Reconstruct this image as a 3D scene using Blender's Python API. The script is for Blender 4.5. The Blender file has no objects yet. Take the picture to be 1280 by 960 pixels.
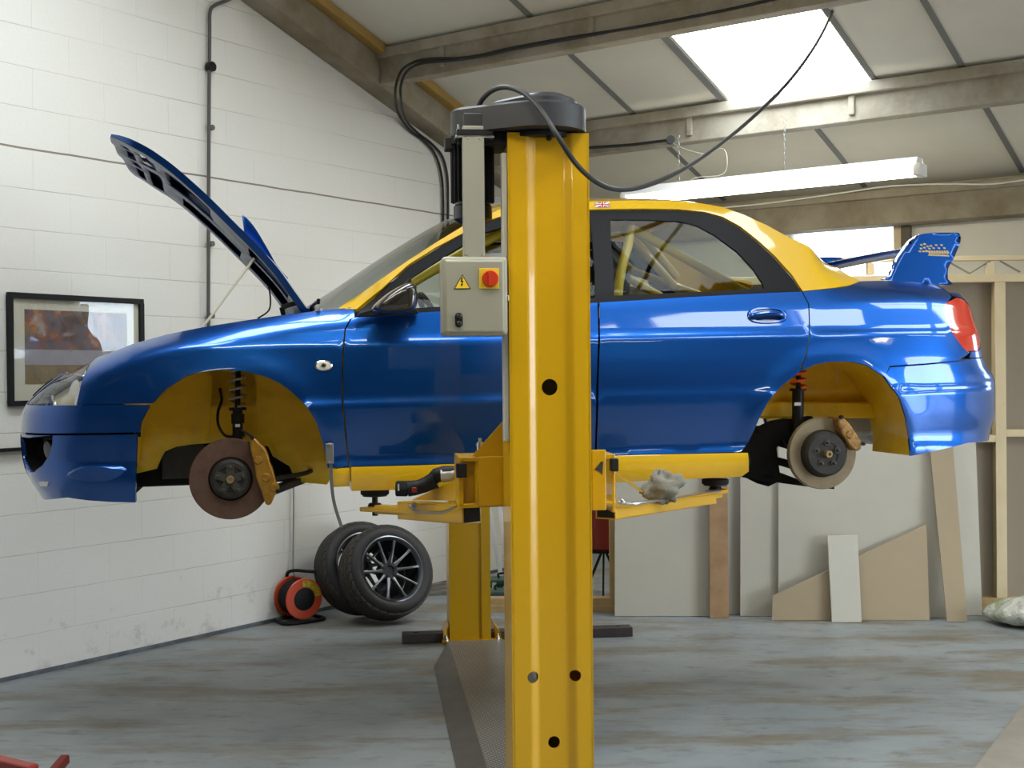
import bpy, bmesh, math, random
import numpy as np
from mathutils import Vector, Matrix
from mathutils.geometry import delaunay_2d_cdt
random.seed(7)
scn = bpy.context.scene
COL = scn.collection
R = math.radians
# ------------------------------------------------------------------ camera
F = 1600.0; EYE = 1.55
pit = -10 / F; roll = R(0.5)
def rotx(a): c, s = math.cos(a), math.sin(a); return np.array([[1,0,0],[0,c,-s],[0,s,c]])
def roty(a): c, s = math.cos(a), math.sin(a); return np.array([[c,0,s],[0,1,0],[-s,0,c]])
RW = rotx(pit) @ roty(roll)
c_right, c_up, c_fwd = RW @ [1,0,0], RW @ [0,0,1], RW @ [0,1,0]
EYEP = np.array([0, 0, EYE])
cam = bpy.data.objects.new('camera', bpy.data.cameras.new('camera')); COL.objects.link(cam)
cam.data.lens = F / 1280 * 36; cam.data.sensor_width = 36; cam.data.clip_end = 200; cam.data.clip_start = 0.05
cm = Matrix.Identity(4)
for i in range(3):
    cm[i][0] = c_right[i]; cm[i][1] = c_up[i]; cm[i][2] = -c_fwd[i]; cm[i][3] = EYEP[i]
cam.matrix_world = cm
scn.camera = cam
def ray(px, py): return c_right * (px - 640) / F + c_up * (480 - py) / F + c_fwd
def at(px, py, Y): d = ray(px, py); return EYEP + d * Y / d[1]
def ground(px, py, z=0.0): d = ray(px, py); return EYEP + d * (z - EYE) / d[2]
# ------------------------------------------------------------------ light
scn.view_settings.view_transform = 'Standard'; scn.view_settings.look = 'None'
scn.view_settings.gamma = 1.0; scn.view_settings.use_curve_mapping = False
scn.view_settings.exposure = 0.0
world = bpy.data.worlds.new('sky'); scn.world = world; world.use_nodes = True
wb = world.node_tree.nodes['Background']; wb.inputs[0].default_value = (0.78, 0.88, 1.0, 1); wb.inputs[1].default_value = 10.0
SKYLIGHT_E = 14.0; TUBE_E = 30.0
DOOR_W = 130.0
# ------------------------------------------------------------------ building frame
TH = R(35.2)
A3 = np.array([math.sin(TH), math.cos(TH), 0.0])      # along the gable wall, into the scene
B3 = np.array([math.cos(TH), -math.sin(TH), 0.0])     # along the eaves wall, to the right
PW = np.array([-2.6418, 6.5618, 0.0])
TE, ZE, MS = 5.53, 2.70, 0.311                        # eaves line, purlin underside there, roof slope
TR = -3.0                                             # ridge
TB = -11.5                                            # opposite eaves
SMAX = 13.0
def bw(s, t, z): p = PW + B3 * s + A3 * t; return (p[0], p[1], z)
def zroof(t, off=0.25): return ZE + off + MS * (TE - t) if t >= TR else ZE + off + MS * (TE - TR) - MS * (TR - t)
def on_wall(px, py, s0=0.0):
    d = ray(px, py); p0 = PW + B3 * s0; t = ((p0 - EYEP) @ B3) / (d @ B3); p = EYEP + d * t; return (p - PW) @ A3, p[2]
def on_roof(px, py, off=0.0):
    d = ray(px, py); k = (ZE + off + MS * (TE - (EYEP - PW) @ A3) - EYE) / (d[2] + MS * (d @ A3)); p = EYEP + d * k - PW
    return p @ B3, p @ A3
def on_eaves(px, py, t0=None):
    t0 = TE + 0.12 if t0 is None else t0
    d = ray(px, py); p0 = PW + A3 * t0; t = ((p0 - EYEP) @ A3) / (d @ A3); p = EYEP + d * t; return (p - PW) @ B3, p[2]
# ------------------------------------------------------------------ materials
MATS = {}
def mat(name, col, rough=0.5, metal=0.0, coat=0.0, noise=None, bump=None, spec=0.5, emis=None, es=0.0, sheen=0):
    """noise=(scale, amount, col2) mixes a second colour; bump=(scale, strength, distance)"""
    if name in MATS: return MATS[name]
    m = bpy.data.materials.new(name); m.use_nodes = True; nt = m.node_tree; b = nt.nodes['Principled BSDF']
    b.inputs['Base Color'].default_value = (*col, 1); b.inputs['Roughness'].default_value = rough
    b.inputs['Metallic'].default_value = metal; b.inputs['Coat Weight'].default_value = coat
    b.inputs['Coat Roughness'].default_value = 0.03; b.inputs['Specular IOR Level'].default_value = spec
    if emis: b.inputs['Emission Color'].default_value = (*emis, 1); b.inputs['Emission Strength'].default_value = es
    tc = nt.nodes.new('ShaderNodeTexCoord')
    if noise:
        n = nt.nodes.new('ShaderNodeTexNoise'); n.inputs['Scale'].default_value = noise[0]; n.inputs['Detail'].default_value = 6
        n.inputs['Roughness'].default_value = 0.65
        nt.links.new(tc.outputs['Object'], n.inputs['Vector'])
        r = nt.nodes.new('ShaderNodeValToRGB'); r.color_ramp.elements[0].position = 0.5 - 0.5 * (1 - noise[1]) if False else 0.42
        r.color_ramp.elements[1].position = 0.68
        r.color_ramp.elements[0].color = (0, 0, 0, 1); r.color_ramp.elements[1].color = (noise[1],) * 3 + (1,)
        mx = nt.nodes.new('ShaderNodeMixRGB'); mx.inputs[1].default_value = (*col, 1); mx.inputs[2].default_value = (*noise[2], 1)
        nt.links.new(n.outputs['Fac'], r.inputs[0]); nt.links.new(r.outputs[0], mx.inputs[0]); nt.links.new(mx.outputs[0], b.inputs['Base Color'])
    if bump:
        n2 = nt.nodes.new('ShaderNodeTexNoise'); n2.inputs['Scale'].default_value = bump[0]; n2.inputs['Detail'].default_value = 4
        nt.links.new(tc.outputs['Object'], n2.inputs['Vector'])
        bp = nt.nodes.new('ShaderNodeBump'); bp.inputs['Strength'].default_value = bump[1]; bp.inputs['Distance'].default_value = bump[2]
        nt.links.new(n2.outputs['Fac'], bp.inputs['Height']); nt.links.new(bp.outputs[0], b.inputs['Normal'])
    MATS[name] = m
    return m
def glass(name, tint=(0.85, 0.88, 0.87), rough=0.0, refl=1.0):
    if name in MATS: return MATS[name]
    m = bpy.data.materials.new(name); m.use_nodes = True; nt = m.node_tree; nt.nodes.clear()
    o = nt.nodes.new('ShaderNodeOutputMaterial'); t = nt.nodes.new('ShaderNodeBsdfTransparent'); g = nt.nodes.new('ShaderNodeBsdfGlossy')
    t.inputs[0].default_value = (*tint, 1); g.inputs['Roughness'].default_value = rough
    ge = nt.nodes.new('ShaderNodeNewGeometry'); dt = nt.nodes.new('ShaderNodeVectorMath'); dt.operation = 'DOT_PRODUCT'
    nt.links.new(ge.outputs['Normal'], dt.inputs[0]); nt.links.new(ge.outputs['Incoming'], dt.inputs[1])
    def mth(op, a, b=None, c=None):
        q = nt.nodes.new('ShaderNodeMath'); q.operation = op
        for i, v in enumerate((a, b, c)):
            if v is None: continue
            if isinstance(v, (int, float)): q.inputs[i].default_value = v
            else: nt.links.new(v, q.inputs[i])
        return q
    ab = mth('ABSOLUTE', dt.outputs['Value']); om = mth('SUBTRACT', 1.0, ab.outputs[0]); pw = mth('POWER', om.outputs[0], 5.0)
    fr = mth('MULTIPLY_ADD', pw.outputs[0], .92, .08)
    ml = nt.nodes.new('ShaderNodeMath'); ml.operation = 'MULTIPLY'; ml.inputs[1].default_value = refl
    mx = nt.nodes.new('ShaderNodeMixShader')
    nt.links.new(fr.outputs[0], ml.inputs[0]); nt.links.new(ml.outputs[0], mx.inputs[0])
    nt.links.new(t.outputs[0], mx.inputs[1]); nt.links.new(g.outputs[0], mx.inputs[2]); nt.links.new(mx.outputs[0], o.inputs[0])
    MATS[name] = m; return m
def emit(name, col, s):
    if name in MATS: return MATS[name]
    m = bpy.data.materials.new(name); m.use_nodes = True; nt = m.node_tree; nt.nodes.clear()
    o = nt.nodes.new('ShaderNodeOutputMaterial'); e = nt.nodes.new('ShaderNodeEmission')
    e.inputs[0].default_value = (*col, 1); e.inputs[1].default_value = s; nt.links.new(e.outputs[0], o.inputs[0]); MATS[name] = m; return m
def paint(name, base, metal, rough, flake=0.0):
    m = mat(name, base, rough, metal, coat=1.0, spec=0.5)
    return m
BLUE = paint('metallic blue car paint', (0.002, 0.073, 0.33), 0.85, 0.32)
YCAR = paint('yellow car paint', (0.70, 0.415, 0.004), 0.0, 0.35)
YARCH = mat('yellow wheel arch paint', (0.82, 0.51, 0.005), 0.45, 0, 0.3, noise=(7, .35, (0.45, 0.26, 0.01)), bump=(9, .3, .01))
YLIFT = mat('yellow lift enamel', (0.60, 0.332, 0.002), 0.33, 0, 0.35, bump=(60, .05, .001))
BLK = mat('black plastic', (0.009, 0.009, 0.010), 0.5, spec=.25)
BLKG = mat('gloss black', (0.01, 0.01, 0.012), 0.12, 0, 0.5)
RUB = mat('black rubber', (0.013, 0.013, 0.014), 0.75, spec=.25, bump=(80, .2, .002))
DARKM = mat('dark oily metal', (0.02, 0.019, 0.018), 0.55, 0.3, noise=(12, .6, (0.05, 0.04, 0.03)))
UNDER = mat('black underseal', (0.008, 0.008, 0.008), 0.8, spec=.15)
STEEL = mat('bright steel', (0.65, 0.64, 0.62), 0.28, 1.0)
GALV = mat('dull steel', (0.35, 0.35, 0.34), 0.4, 0.9)
CHROME = mat('chrome', (0.8, 0.8, 0.78), 0.08, 1.0)
GREYP = mat('grey powder coat', (0.31, 0.295, 0.235), 0.4, 0, 0.1)
GOLD = mat('gold caliper paint', (0.42, 0.215, 0.025), 0.35, 0.5, 0.3, noise=(30, .6, (0.2, 0.10, 0.02)))
RUSTD = mat('rusted brake disc', (0.13, 0.072, 0.05), 0.55, 0.4, noise=(25, .8, (0.09, 0.045, 0.03)))
BRASSD = mat('worn brake disc', (0.25, 0.20, 0.125), 0.45, 0.6, noise=(20, .8, (0.2, 0.15, 0.09)))
CARBON = mat('carbon fibre', (0.015, 0.013, 0.012), 0.25, 0, 1.0)
GL = glass('car glass', (0.68, 0.72, 0.68), refl=.13)
GLS = glass('windscreen glass', (0.55, 0.59, 0.56), refl=.8)
GLC = glass('clear lamp glass', (0.93, 0.93, 0.92))
GLW = glass('window pane', (0.95, 0.97, 0.98))
RED = mat('red plastic', (0.55, 0.03, 0.015), 0.35, 0, 0.3)
# ------------------------------------------------------------------ mesh helpers
def link(name, me, m, parent=None, smooth=True, sharp=35, bevel=0.0, seg=2):
    o = bpy.data.objects.new(name, me); COL.objects.link(o)
    ms = m if isinstance(m, (list, tuple)) else [m]
    for q in ms: me.materials.append(q)
    if smooth:
        me.polygons.foreach_set('use_smooth', [True] * len(me.polygons))
        if sharp: me.set_sharp_from_angle(angle=R(sharp))
    if parent: o.parent = parent
    if bevel:
        b = o.modifiers.new('bevel', 'BEVEL'); b.width = bevel; b.segments = seg; b.limit_method = 'ANGLE'; b.angle_limit = R(40)
    return o
def tag(o, label, cat, group=None, kind=None):
    if label: o['label'] = label
    if cat: o['category'] = cat
    if group: o['group'] = group
    if kind: o['kind'] = kind
    return o
def empty(name, loc=(0, 0, 0), rot=(0, 0, 0), label=None, cat=None, group=None):
    o = bpy.data.objects.new(name, None); COL.objects.link(o); o.location = loc; o.rotation_euler = rot; o.empty_display_size = .1
    return tag(o, label, cat, group)
def basis(d, hint=(0, 0, 1)):
    d = np.array(d, float); d = d / np.linalg.norm(d); h = np.array(hint, float)
    if abs(d @ h) > .95: h = np.array([1.0, 0, 0])
    x = np.cross(h, d); x /= np.linalg.norm(x); y = np.cross(d, x); return x, y, d
class MB:
    def __init__(s): s.v = []; s.f = []; s.mi = []; s.m = 0
    def add(s, V, Fc):
        n = len(s.v); s.v += [tuple(map(float, p)) for p in V]; s.f += [tuple(i + n for i in q) for q in Fc]; s.mi += [s.m] * len(Fc); return s
    def box(s, lo, hi, M=None):
        V = [(x, y, z) for x in (lo[0], hi[0]) for y in (lo[1], hi[1]) for z in (lo[2], hi[2])]
        if M is not None: V = [tuple(M @ Vector(p)) for p in V]
        return s.add(V, [(0, 1, 3, 2), (4, 6, 7, 5), (0, 4, 5, 1), (2, 3, 7, 6), (0, 2, 6, 4), (1, 5, 7, 3)])
    def bar(s, p, q, w, h, hint=(0, 0, 1)):
        """rectangular bar p->q, w across, h along hint"""
        p = np.array(p, float); q = np.array(q, float); x, y, d = basis(q - p, hint)
        V = [c + x * a * w / 2 + y * b * h / 2 for c in (p, q) for a, b in ((-1, -1), (1, -1), (1, 1), (-1, 1))]
        return s.add(V, [(3, 2, 1, 0), (4, 5, 6, 7), (0, 1, 5, 4), (1, 2, 6, 5), (2, 3, 7, 6), (3, 0, 4, 7)])
    def prism(s, poly, dvec):
        n = len(poly); P = [np.array(p, float) for p in poly]; d = np.array(dvec, float)
        nn = sum((np.cross(P[i] - P[0], P[(i + 1) % n] - P[0]) for i in range(1, n - 1)), np.zeros(3))
        if nn @ d > 0: P = P[::-1]
        V = P + [p + d for p in P]
        Fc = [tuple(range(n)), tuple(range(2 * n - 1, n - 1, -1))]
        Fc = [tuple(range(n)), tuple(range(2 * n - 1, n - 1, -1))] + [(i, i + n, (i + 1) % n + n, (i + 1) % n) for i in range(n)]
        return s.add(V, Fc)
    def tube(s, pts, r, n=10, caps=True, closed=False):
        P = [np.array(p, float) for p in pts]; m = len(P); rr = r if hasattr(r, '__len__') else [r] * m
        V = []; x0 = None
        for i in range(m):
            a = P[(i - 1) % m] if (i > 0 or closed) else P[i]; b = P[(i + 1) % m] if (i < m - 1 or closed) else P[i]
            d = b - a; d /= max(np.linalg.norm(d), 1e-9)
            if x0 is None: x0 = basis(d)[0]
            x0 = x0 - d * (x0 @ d); x0 /= np.linalg.norm(x0); y0 = np.cross(d, x0)
            for k in range(n):
                t = 2 * math.pi * k / n; V.append(P[i] + (x0 * math.cos(t) + y0 * math.sin(t)) * rr[i])
        Fc = []
        for i in range(m if closed else m - 1):
            for k in range(n):
                a = i * n + k; b = i * n + (k + 1) % n; j = (i + 1) % m
                Fc.append((a, b, j * n + (k + 1) % n, j * n + k))
        if caps and not closed: Fc += [tuple(range(n - 1, -1, -1)), tuple((m - 1) * n + k for k in range(n))]
        return s.add(V, Fc)
    def lathe(s, prof, c=(0, 0, 0), axis=(0, 0, 1), n=32, closed=False):
        """prof: list of (radius, height along the axis)"""
        x, y, d = basis(axis); c = np.array(c, float); V = []; m = len(prof)
        for r, h in prof:
            for k in range(n):
                t = 2 * math.pi * k / n; V.append(c + d * h + (x * math.cos(t) + y * math.sin(t)) * r)
        Fc = []
        for i in range(m if closed else m - 1):
            j = (i + 1) % m
            for k in range(n): Fc.append((i * n + k, i * n + (k + 1) % n, j * n + (k + 1) % n, j * n + k))
        if not closed:
            if prof[0][0] > 1e-6: Fc.append(tuple(range(n - 1, -1, -1)))
            if prof[-1][0] > 1e-6: Fc.append(tuple((m - 1) * n + k for k in range(n)))
        return s.add(V, Fc)
    def mesh(s, name):
        me = bpy.data.meshes.new(name); me.from_pydata(s.v, [], s.f); me.polygons.foreach_set('material_index', s.mi)
        bm = bmesh.new(); bm.from_mesh(me); bmesh.ops.remove_doubles(bm, verts=bm.verts, dist=1e-6)
        bmesh.ops.recalc_face_normals(bm, faces=bm.faces); bm.to_mesh(me); bm.free(); return me
    def build(s, name, m, parent=None, **k): return link(name, s.mesh(name), m, parent, **k)
def struct(o): o['kind'] = 'structure'; return o
def smooth_path(P, k=6, closed=False):
    P = [np.array(p, float) for p in P]; n = len(P); out = []
    rng = range(n if closed else n - 1)
    for i in rng:
        if closed: a, b, c, d = P[(i - 1) % n], P[i], P[(i + 1) % n], P[(i + 2) % n]
        else: a, b, c, d = P[max(i - 1, 0)], P[i], P[i + 1], P[min(i + 2, n - 1)]
        for j in range(k):
            t = j / k; out.append(.5 * (2 * b + (c - a) * t + (2 * a - 5 * b + 4 * c - d) * t * t + (3 * b - 3 * c + d - a) * t ** 3))
    if not closed: out.append(P[-1])
    return out
def inside(pt, poly):
    x, y = pt; c = False; n = len(poly); j = n - 1
    for i in range(n):
        xi, yi = poly[i]; xj, yj = poly[j]
        if (yi > y) != (yj > y) and x < (xj - xi) * (y - yi) / (yj - yi) + xi: c = not c
        j = i
    return c
def densify(poly, step):
    out = []
    for i in range(len(poly)):
        a = np.array(poly[i], float); b = np.array(poly[(i + 1) % len(poly)], float); n = max(1, int(math.ceil(np.linalg.norm(b - a) / step)))
        for k in range(n): out.append(tuple(a + (b - a) * k / n))
    return out
def fill2d(outer, holes=(), step=0.03):
    """constrained triangulation of a 2D outline with holes and interior grid points"""
    loops = [densify(outer, step)] + [densify(h, step) for h in holes]
    pts = []; edges = []
    for L in loops:
        b = len(pts); pts += L; edges += [(b + i, b + (i + 1) % len(L)) for i in range(len(L))]
    nb = len(pts); bp = np.array(pts)
    lo = bp.min(0); hi = bp.max(0); row = 0; y = lo[1] + step * .5
    while y < hi[1]:
        x = lo[0] + (step * .5 if row % 2 else 0) + step * .1
        while x < hi[0]:
            if inside((x, y), loops[0]) and not any(inside((x, y), h) for h in loops[1:]):
                if np.min(np.sum((bp - (x, y)) ** 2, axis=1)) > (step * .45) ** 2: pts.append((x, y))
            x += step
        y += step * .87; row += 1
    r = delaunay_2d_cdt([Vector(p) for p in pts], edges, [], 0, 1e-7)
    V = [tuple(v) for v in r[0]]; T = []
    for t in r[2]:
        cx = sum(V[i][0] for i in t) / len(t); cy = sum(V[i][1] for i in t) / len(t)
        if inside((cx, cy), loops[0]) and not any(inside((cx, cy), h) for h in loops[1:]): T.append(tuple(t))
    return V, T
def ellipse(cx, cy, rx, ry, n=24, a0=0): return [(cx + rx * math.cos(a0 + 2 * math.pi * k / n), cy + ry * math.sin(a0 + 2 * math.pi * k / n)) for k in range(n)]
class Frame:
    """a local frame standing in the world: x to the right, y away, z up"""
    def __init__(s, O, yaw, pitch=0):
        s.O = np.array(O, float); s.yaw = yaw; s.pitch = pitch
        s.ex = np.array([math.cos(yaw) * math.cos(pitch), math.sin(yaw) * math.cos(pitch), math.sin(pitch)])
        s.ey = np.array([-math.sin(yaw), math.cos(yaw), 0]); s.ez = np.cross(s.ex, s.ey)
    def pix(s, px, py, y=0.0):
        d = ray(px, py); k = ((s.O - EYEP) @ s.ey + y) / (d @ s.ey); p = EYEP + d * k - s.O; return p @ s.ex, p @ s.ez
    def pix3(s, px, py, y=0.0): x, z = s.pix(px, py, y); return np.array([x, y, z])
    def loc(s, P): p = np.array(P) - s.O; return np.array([p @ s.ex, p @ s.ey, p @ s.ez])
    def world(s, P): return s.O + s.ex * P[0] + s.ey * P[1] + s.ez * P[2]
    def proj(s, P):
        v = s.world(P) - EYEP; z = v @ c_fwd; return np.array([640 + F * (v @ c_right) / z, 480 - F * (v @ c_up) / z])
    def empty(s, name, **k):
        o = empty(name, **k); M = Matrix.Identity(4)
        for i in range(3): M[i][0] = s.ex[i]; M[i][1] = s.ey[i]; M[i][2] = s.ez[i]; M[i][3] = s.O[i]
        o.matrix_world = M; return o
# ================================================================== ROOM
def wall_mat(name, warm=True):
    m = bpy.data.materials.new(name); m.use_nodes = True; nt = m.node_tree; b = nt.nodes['Principled BSDF']; N = nt.nodes.new; Lk = nt.links.new
    tc = N('ShaderNodeTexCoord'); mp = N('ShaderNodeMapping'); Lk(tc.outputs['UV'], mp.inputs[0])
    br = N('ShaderNodeTexBrick'); Lk(mp.outputs[0], br.inputs['Vector'])
    br.inputs['Scale'].default_value = 1; br.inputs['Brick Width'].default_value = .45; br.inputs['Row Height'].default_value = .2127
    br.inputs['Mortar Size'].default_value = .0035; br.inputs['Mortar Smooth'].default_value = .6; br.offset = .5
    br.inputs['Color1'].default_value = (1, 1, 1, 1); br.inputs['Color2'].default_value = (.94, .94, .94, 1); br.inputs['Mortar'].default_value = (.0, .0, .0, 1)
    n1 = N('ShaderNodeTexNoise'); n1.inputs['Scale'].default_value = 1.1; n1.inputs['Detail'].default_value = 5; Lk(mp.outputs[0], n1.inputs[0])
    n2 = N('ShaderNodeTexNoise'); n2.inputs['Scale'].default_value = 60; n2.inputs['Detail'].default_value = 6; Lk(mp.outputs[0], n2.inputs[0])
    # visibility of the joints varies from block to block
    r = N('ShaderNodeValToRGB'); r.color_ramp.elements[0].position = .38; r.color_ramp.elements[1].position = .66; Lk(n1.outputs['Fac'], r.inputs[0])
    r.color_ramp.elements[0].color = (.06, .06, .06, 1); r.color_ramp.elements[1].color = (.75, .75, .75, 1)
    sp0 = N('ShaderNodeSeparateXYZ'); Lk(tc.outputs['UV'], sp0.inputs[0])
    md = N('ShaderNodeMath'); md.operation = 'MODULO'; md.inputs[1].default_value = .2127
    ad = N('ShaderNodeMath'); ad.operation = 'ADD'; ad.inputs[1].default_value = .1063; Lk(sp0.outputs[1], ad.inputs[0]); Lk(ad.outputs[0], md.inputs[0])
    df = N('ShaderNodeMath'); df.operation = 'SUBTRACT'; df.inputs[1].default_value = .1063; Lk(md.outputs[0], df.inputs[0])
    ab = N('ShaderNodeMath'); ab.operation = 'ABSOLUTE'; Lk(df.outputs[0], ab.inputs[0])
    lt = N('ShaderNodeMath'); lt.operation = 'LESS_THAN'; lt.inputs[1].default_value = .0035; Lk(ab.outputs[0], lt.inputs[0])
    wt_ = N('ShaderNodeMath'); wt_.operation = 'MULTIPLY_ADD'; wt_.inputs[1].default_value = .85; wt_.inputs[2].default_value = .22; Lk(lt.outputs[0], wt_.inputs[0])
    i0 = N('ShaderNodeMath'); i0.operation = 'MULTIPLY'; Lk(br.outputs['Fac'], i0.inputs[0]); Lk(wt_.outputs[0], i0.inputs[1])
    inv = N('ShaderNodeMath'); inv.operation = 'MULTIPLY'; Lk(i0.outputs[0], inv.inputs[0]); Lk(r.outputs[0], inv.inputs[1])
    base = N('ShaderNodeMixRGB'); base.inputs[1].default_value = (.76, .74, .68, 1); base.inputs[2].default_value = (.70, .68, .62, 1)
    Lk(n2.outputs['Fac'], base.inputs[0])
    mx = N('ShaderNodeMixRGB'); mx.inputs[2].default_value = (.40, .36, .29, 1); Lk(inv.outputs[0], mx.inputs[0]); Lk(base.outputs[0], mx.inputs[1])
    Lk(mx.outputs[0], b.inputs['Base Color'])
    hg = N('ShaderNodeMapRange'); hg.inputs['From Min'].default_value = .55; hg.inputs['From Max'].default_value = .0; hg.inputs['To Min'].default_value = .42; hg.inputs['To Max'].default_value = .60; Lk(sp0.outputs[1], hg.inputs['Value'])
    ng = N('ShaderNodeTexNoise'); ng.inputs['Scale'].default_value = 6; ng.inputs['Detail'].default_value = 8; ng.inputs['Roughness'].default_value = .7; Lk(tc.outputs['UV'], ng.inputs[0])
    g1 = N('ShaderNodeMath'); g1.operation = 'ADD'; Lk(hg.outputs[0], g1.inputs[0]); Lk(ng.outputs['Fac'], g1.inputs[1])
    g2 = N('ShaderNodeValToRGB'); g2.color_ramp.elements[0].position = 1.06 / 1.0 - .01 if False else .99; g2.color_ramp.elements[1].position = 1.0; g3 = N('ShaderNodeMapRange'); g3.inputs['From Min'].default_value = 1.10; g3.inputs['From Max'].default_value = 1.24; g3.inputs['To Max'].default_value = .55; Lk(g1.outputs[0], g3.inputs['Value'])
    mg = N('ShaderNodeMixRGB'); mg.inputs[2].default_value = (.36, .32, .25, 1); Lk(g3.outputs[0], mg.inputs[0]); Lk(mx.outputs[0], mg.inputs[1]); mx = mg
    # one long open crack along the movement joint at 2.77 m (in plane coordinates v)
    sp = N('ShaderNodeSeparateXYZ'); Lk(tc.outputs['UV'], sp.inputs[0])
    nz = N('ShaderNodeTexNoise'); nz.inputs['Scale'].default_value = 3; Lk(tc.outputs['UV'], nz.inputs[0])
    a1 = N('ShaderNodeMath'); a1.operation = 'MULTIPLY_ADD'; a1.inputs[1].default_value = .012; Lk(nz.outputs['Fac'], a1.inputs[0]); Lk(sp.outputs[1], a1.inputs[2])
    a2 = N('ShaderNodeMath'); a2.operation = 'SUBTRACT'; a2.inputs[1].default_value = CRACK + .006; Lk(a1.outputs[0], a2.inputs[0])
    a3 = N('ShaderNodeMath'); a3.operation = 'ABSOLUTE'; Lk(a2.outputs[0], a3.inputs[0])
    a4 = N('ShaderNodeMath'); a4.operation = 'LESS_THAN'; a4.inputs[1].default_value = .0055; Lk(a3.outputs[0], a4.inputs[0])
    mx2 = N('ShaderNodeMixRGB'); mx2.inputs[2].default_value = (.24, .2, .16, 1); Lk(a4.outputs[0], mx2.inputs[0]); Lk(mx.outputs[0], mx2.inputs[1]); Lk(mx2.outputs[0], b.inputs['Base Color'])
    # bump
    h = N('ShaderNodeMath'); h.operation = 'MULTIPLY_ADD'; h.inputs[1].default_value = .18; Lk(n2.outputs['Fac'], h.inputs[0]); 
    iv = N('ShaderNodeMath'); iv.operation = 'SUBTRACT'; iv.inputs[0].default_value = 1; Lk(br.outputs['Fac'], iv.inputs[1]); Lk(iv.outputs[0], h.inputs[2])
    bp = N('ShaderNodeBump'); bp.inputs['Strength'].default_value = .35; bp.inputs['Distance'].default_value = .006; Lk(h.outputs[0], bp.inputs['Height']); Lk(bp.outputs[0], b.inputs['Normal'])
    b.inputs['Roughness'].default_value = .55
    return m
CRACK = 2.765
WALLM = wall_mat('white painted blockwork')
def uvplane(name, pts3, uvs, m, faces=None, thick=None):
    me = bpy.data.meshes.new(name); me.from_pydata([tuple(p) for p in pts3], [], faces or [tuple(range(len(pts3)))])
    uv = me.uv_layers.new(name='UVMap')
    for l in me.loops: uv.data[l.index].uv = uvs[l.vertex_index]
    o = link(name, me, m, smooth=False)
    if thick:
        s = o.modifiers.new('thick', 'SOLIDIFY'); s.thickness = abs(thick); s.offset = -1 if thick > 0 else 1
    return o
def wall_poly(name, fn, poly, m, thick):
    V, T = fill2d(poly[0], poly[1:], 0.8) if len(poly) > 1 else (poly[0], None)
    pts = [fn(u, v) for u, v in V]
    o = uvplane(name, pts, V, m, faces=T, thick=thick); return struct(o)
zt0 = zroof(TE + .3, .3)
# gable wall on the left (s = 0)
wall_poly('wall_left', lambda t, z: bw(0, t, z), [[(TE + .12, 0), (TE + .12, zroof(TE + .12, .28)), (TR, zroof(TR, .28)), (TB, zroof(TB, .28)), (TB, 0)]], WALLM, .2)
ws0, wz1 = on_eaves(1118, 275)
WIN = (on_eaves(985, 300)[0], ws0, 1.55, on_eaves(1118, 279)[1])
wall_poly('wall_back', lambda s, z: bw(s, TE + .12, z), [[(0, 0), (SMAX, 0), (SMAX, zroof(TE + .12, .28)), (0, zroof(TE + .12, .28))],
          [(WIN[0], WIN[2]), (WIN[1], WIN[2]), (WIN[1], WIN[3]), (WIN[0], WIN[3])], [(6.05, 1.88), (7.35, 1.88), (7.35, 2.58), (6.05, 2.58)]], mat('white painted wall', (.74, .72, .64), .6, noise=(3, .3, (.66, .62, .52)), bump=(40, .2, .003)), .2)
DOORO = (1.0, 4.6, 2.7)
wall_poly('wall_right', lambda t, z: bw(SMAX, t, z), [[(TE + .12, 0), (TE + .12, zroof(TE + .12, .28)), (TR, zroof(TR, .28)), (TB, zroof(TB, .28)), (TB, 0)],
          [(DOORO[0], .02), (DOORO[1], .02), (DOORO[1], DOORO[2]), (DOORO[0], DOORO[2])]], mat('darkened unseen wall', (.13, .10, .08), .8), -.2)  # unseen wall, coloured dark so the car side reflects little
wall_poly('wall_front', lambda s, z: bw(s, TB, z), [[(0, 0), (SMAX, 0), (SMAX, zroof(TB, .28)), (0, zroof(TB, .28))]], mat('darkened unseen wall', (.13, .10, .08), .8, noise=(5, .5, (.08, .06, .05))), .2)  # also unseen and coloured dark to keep the car's reflections dark
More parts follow.
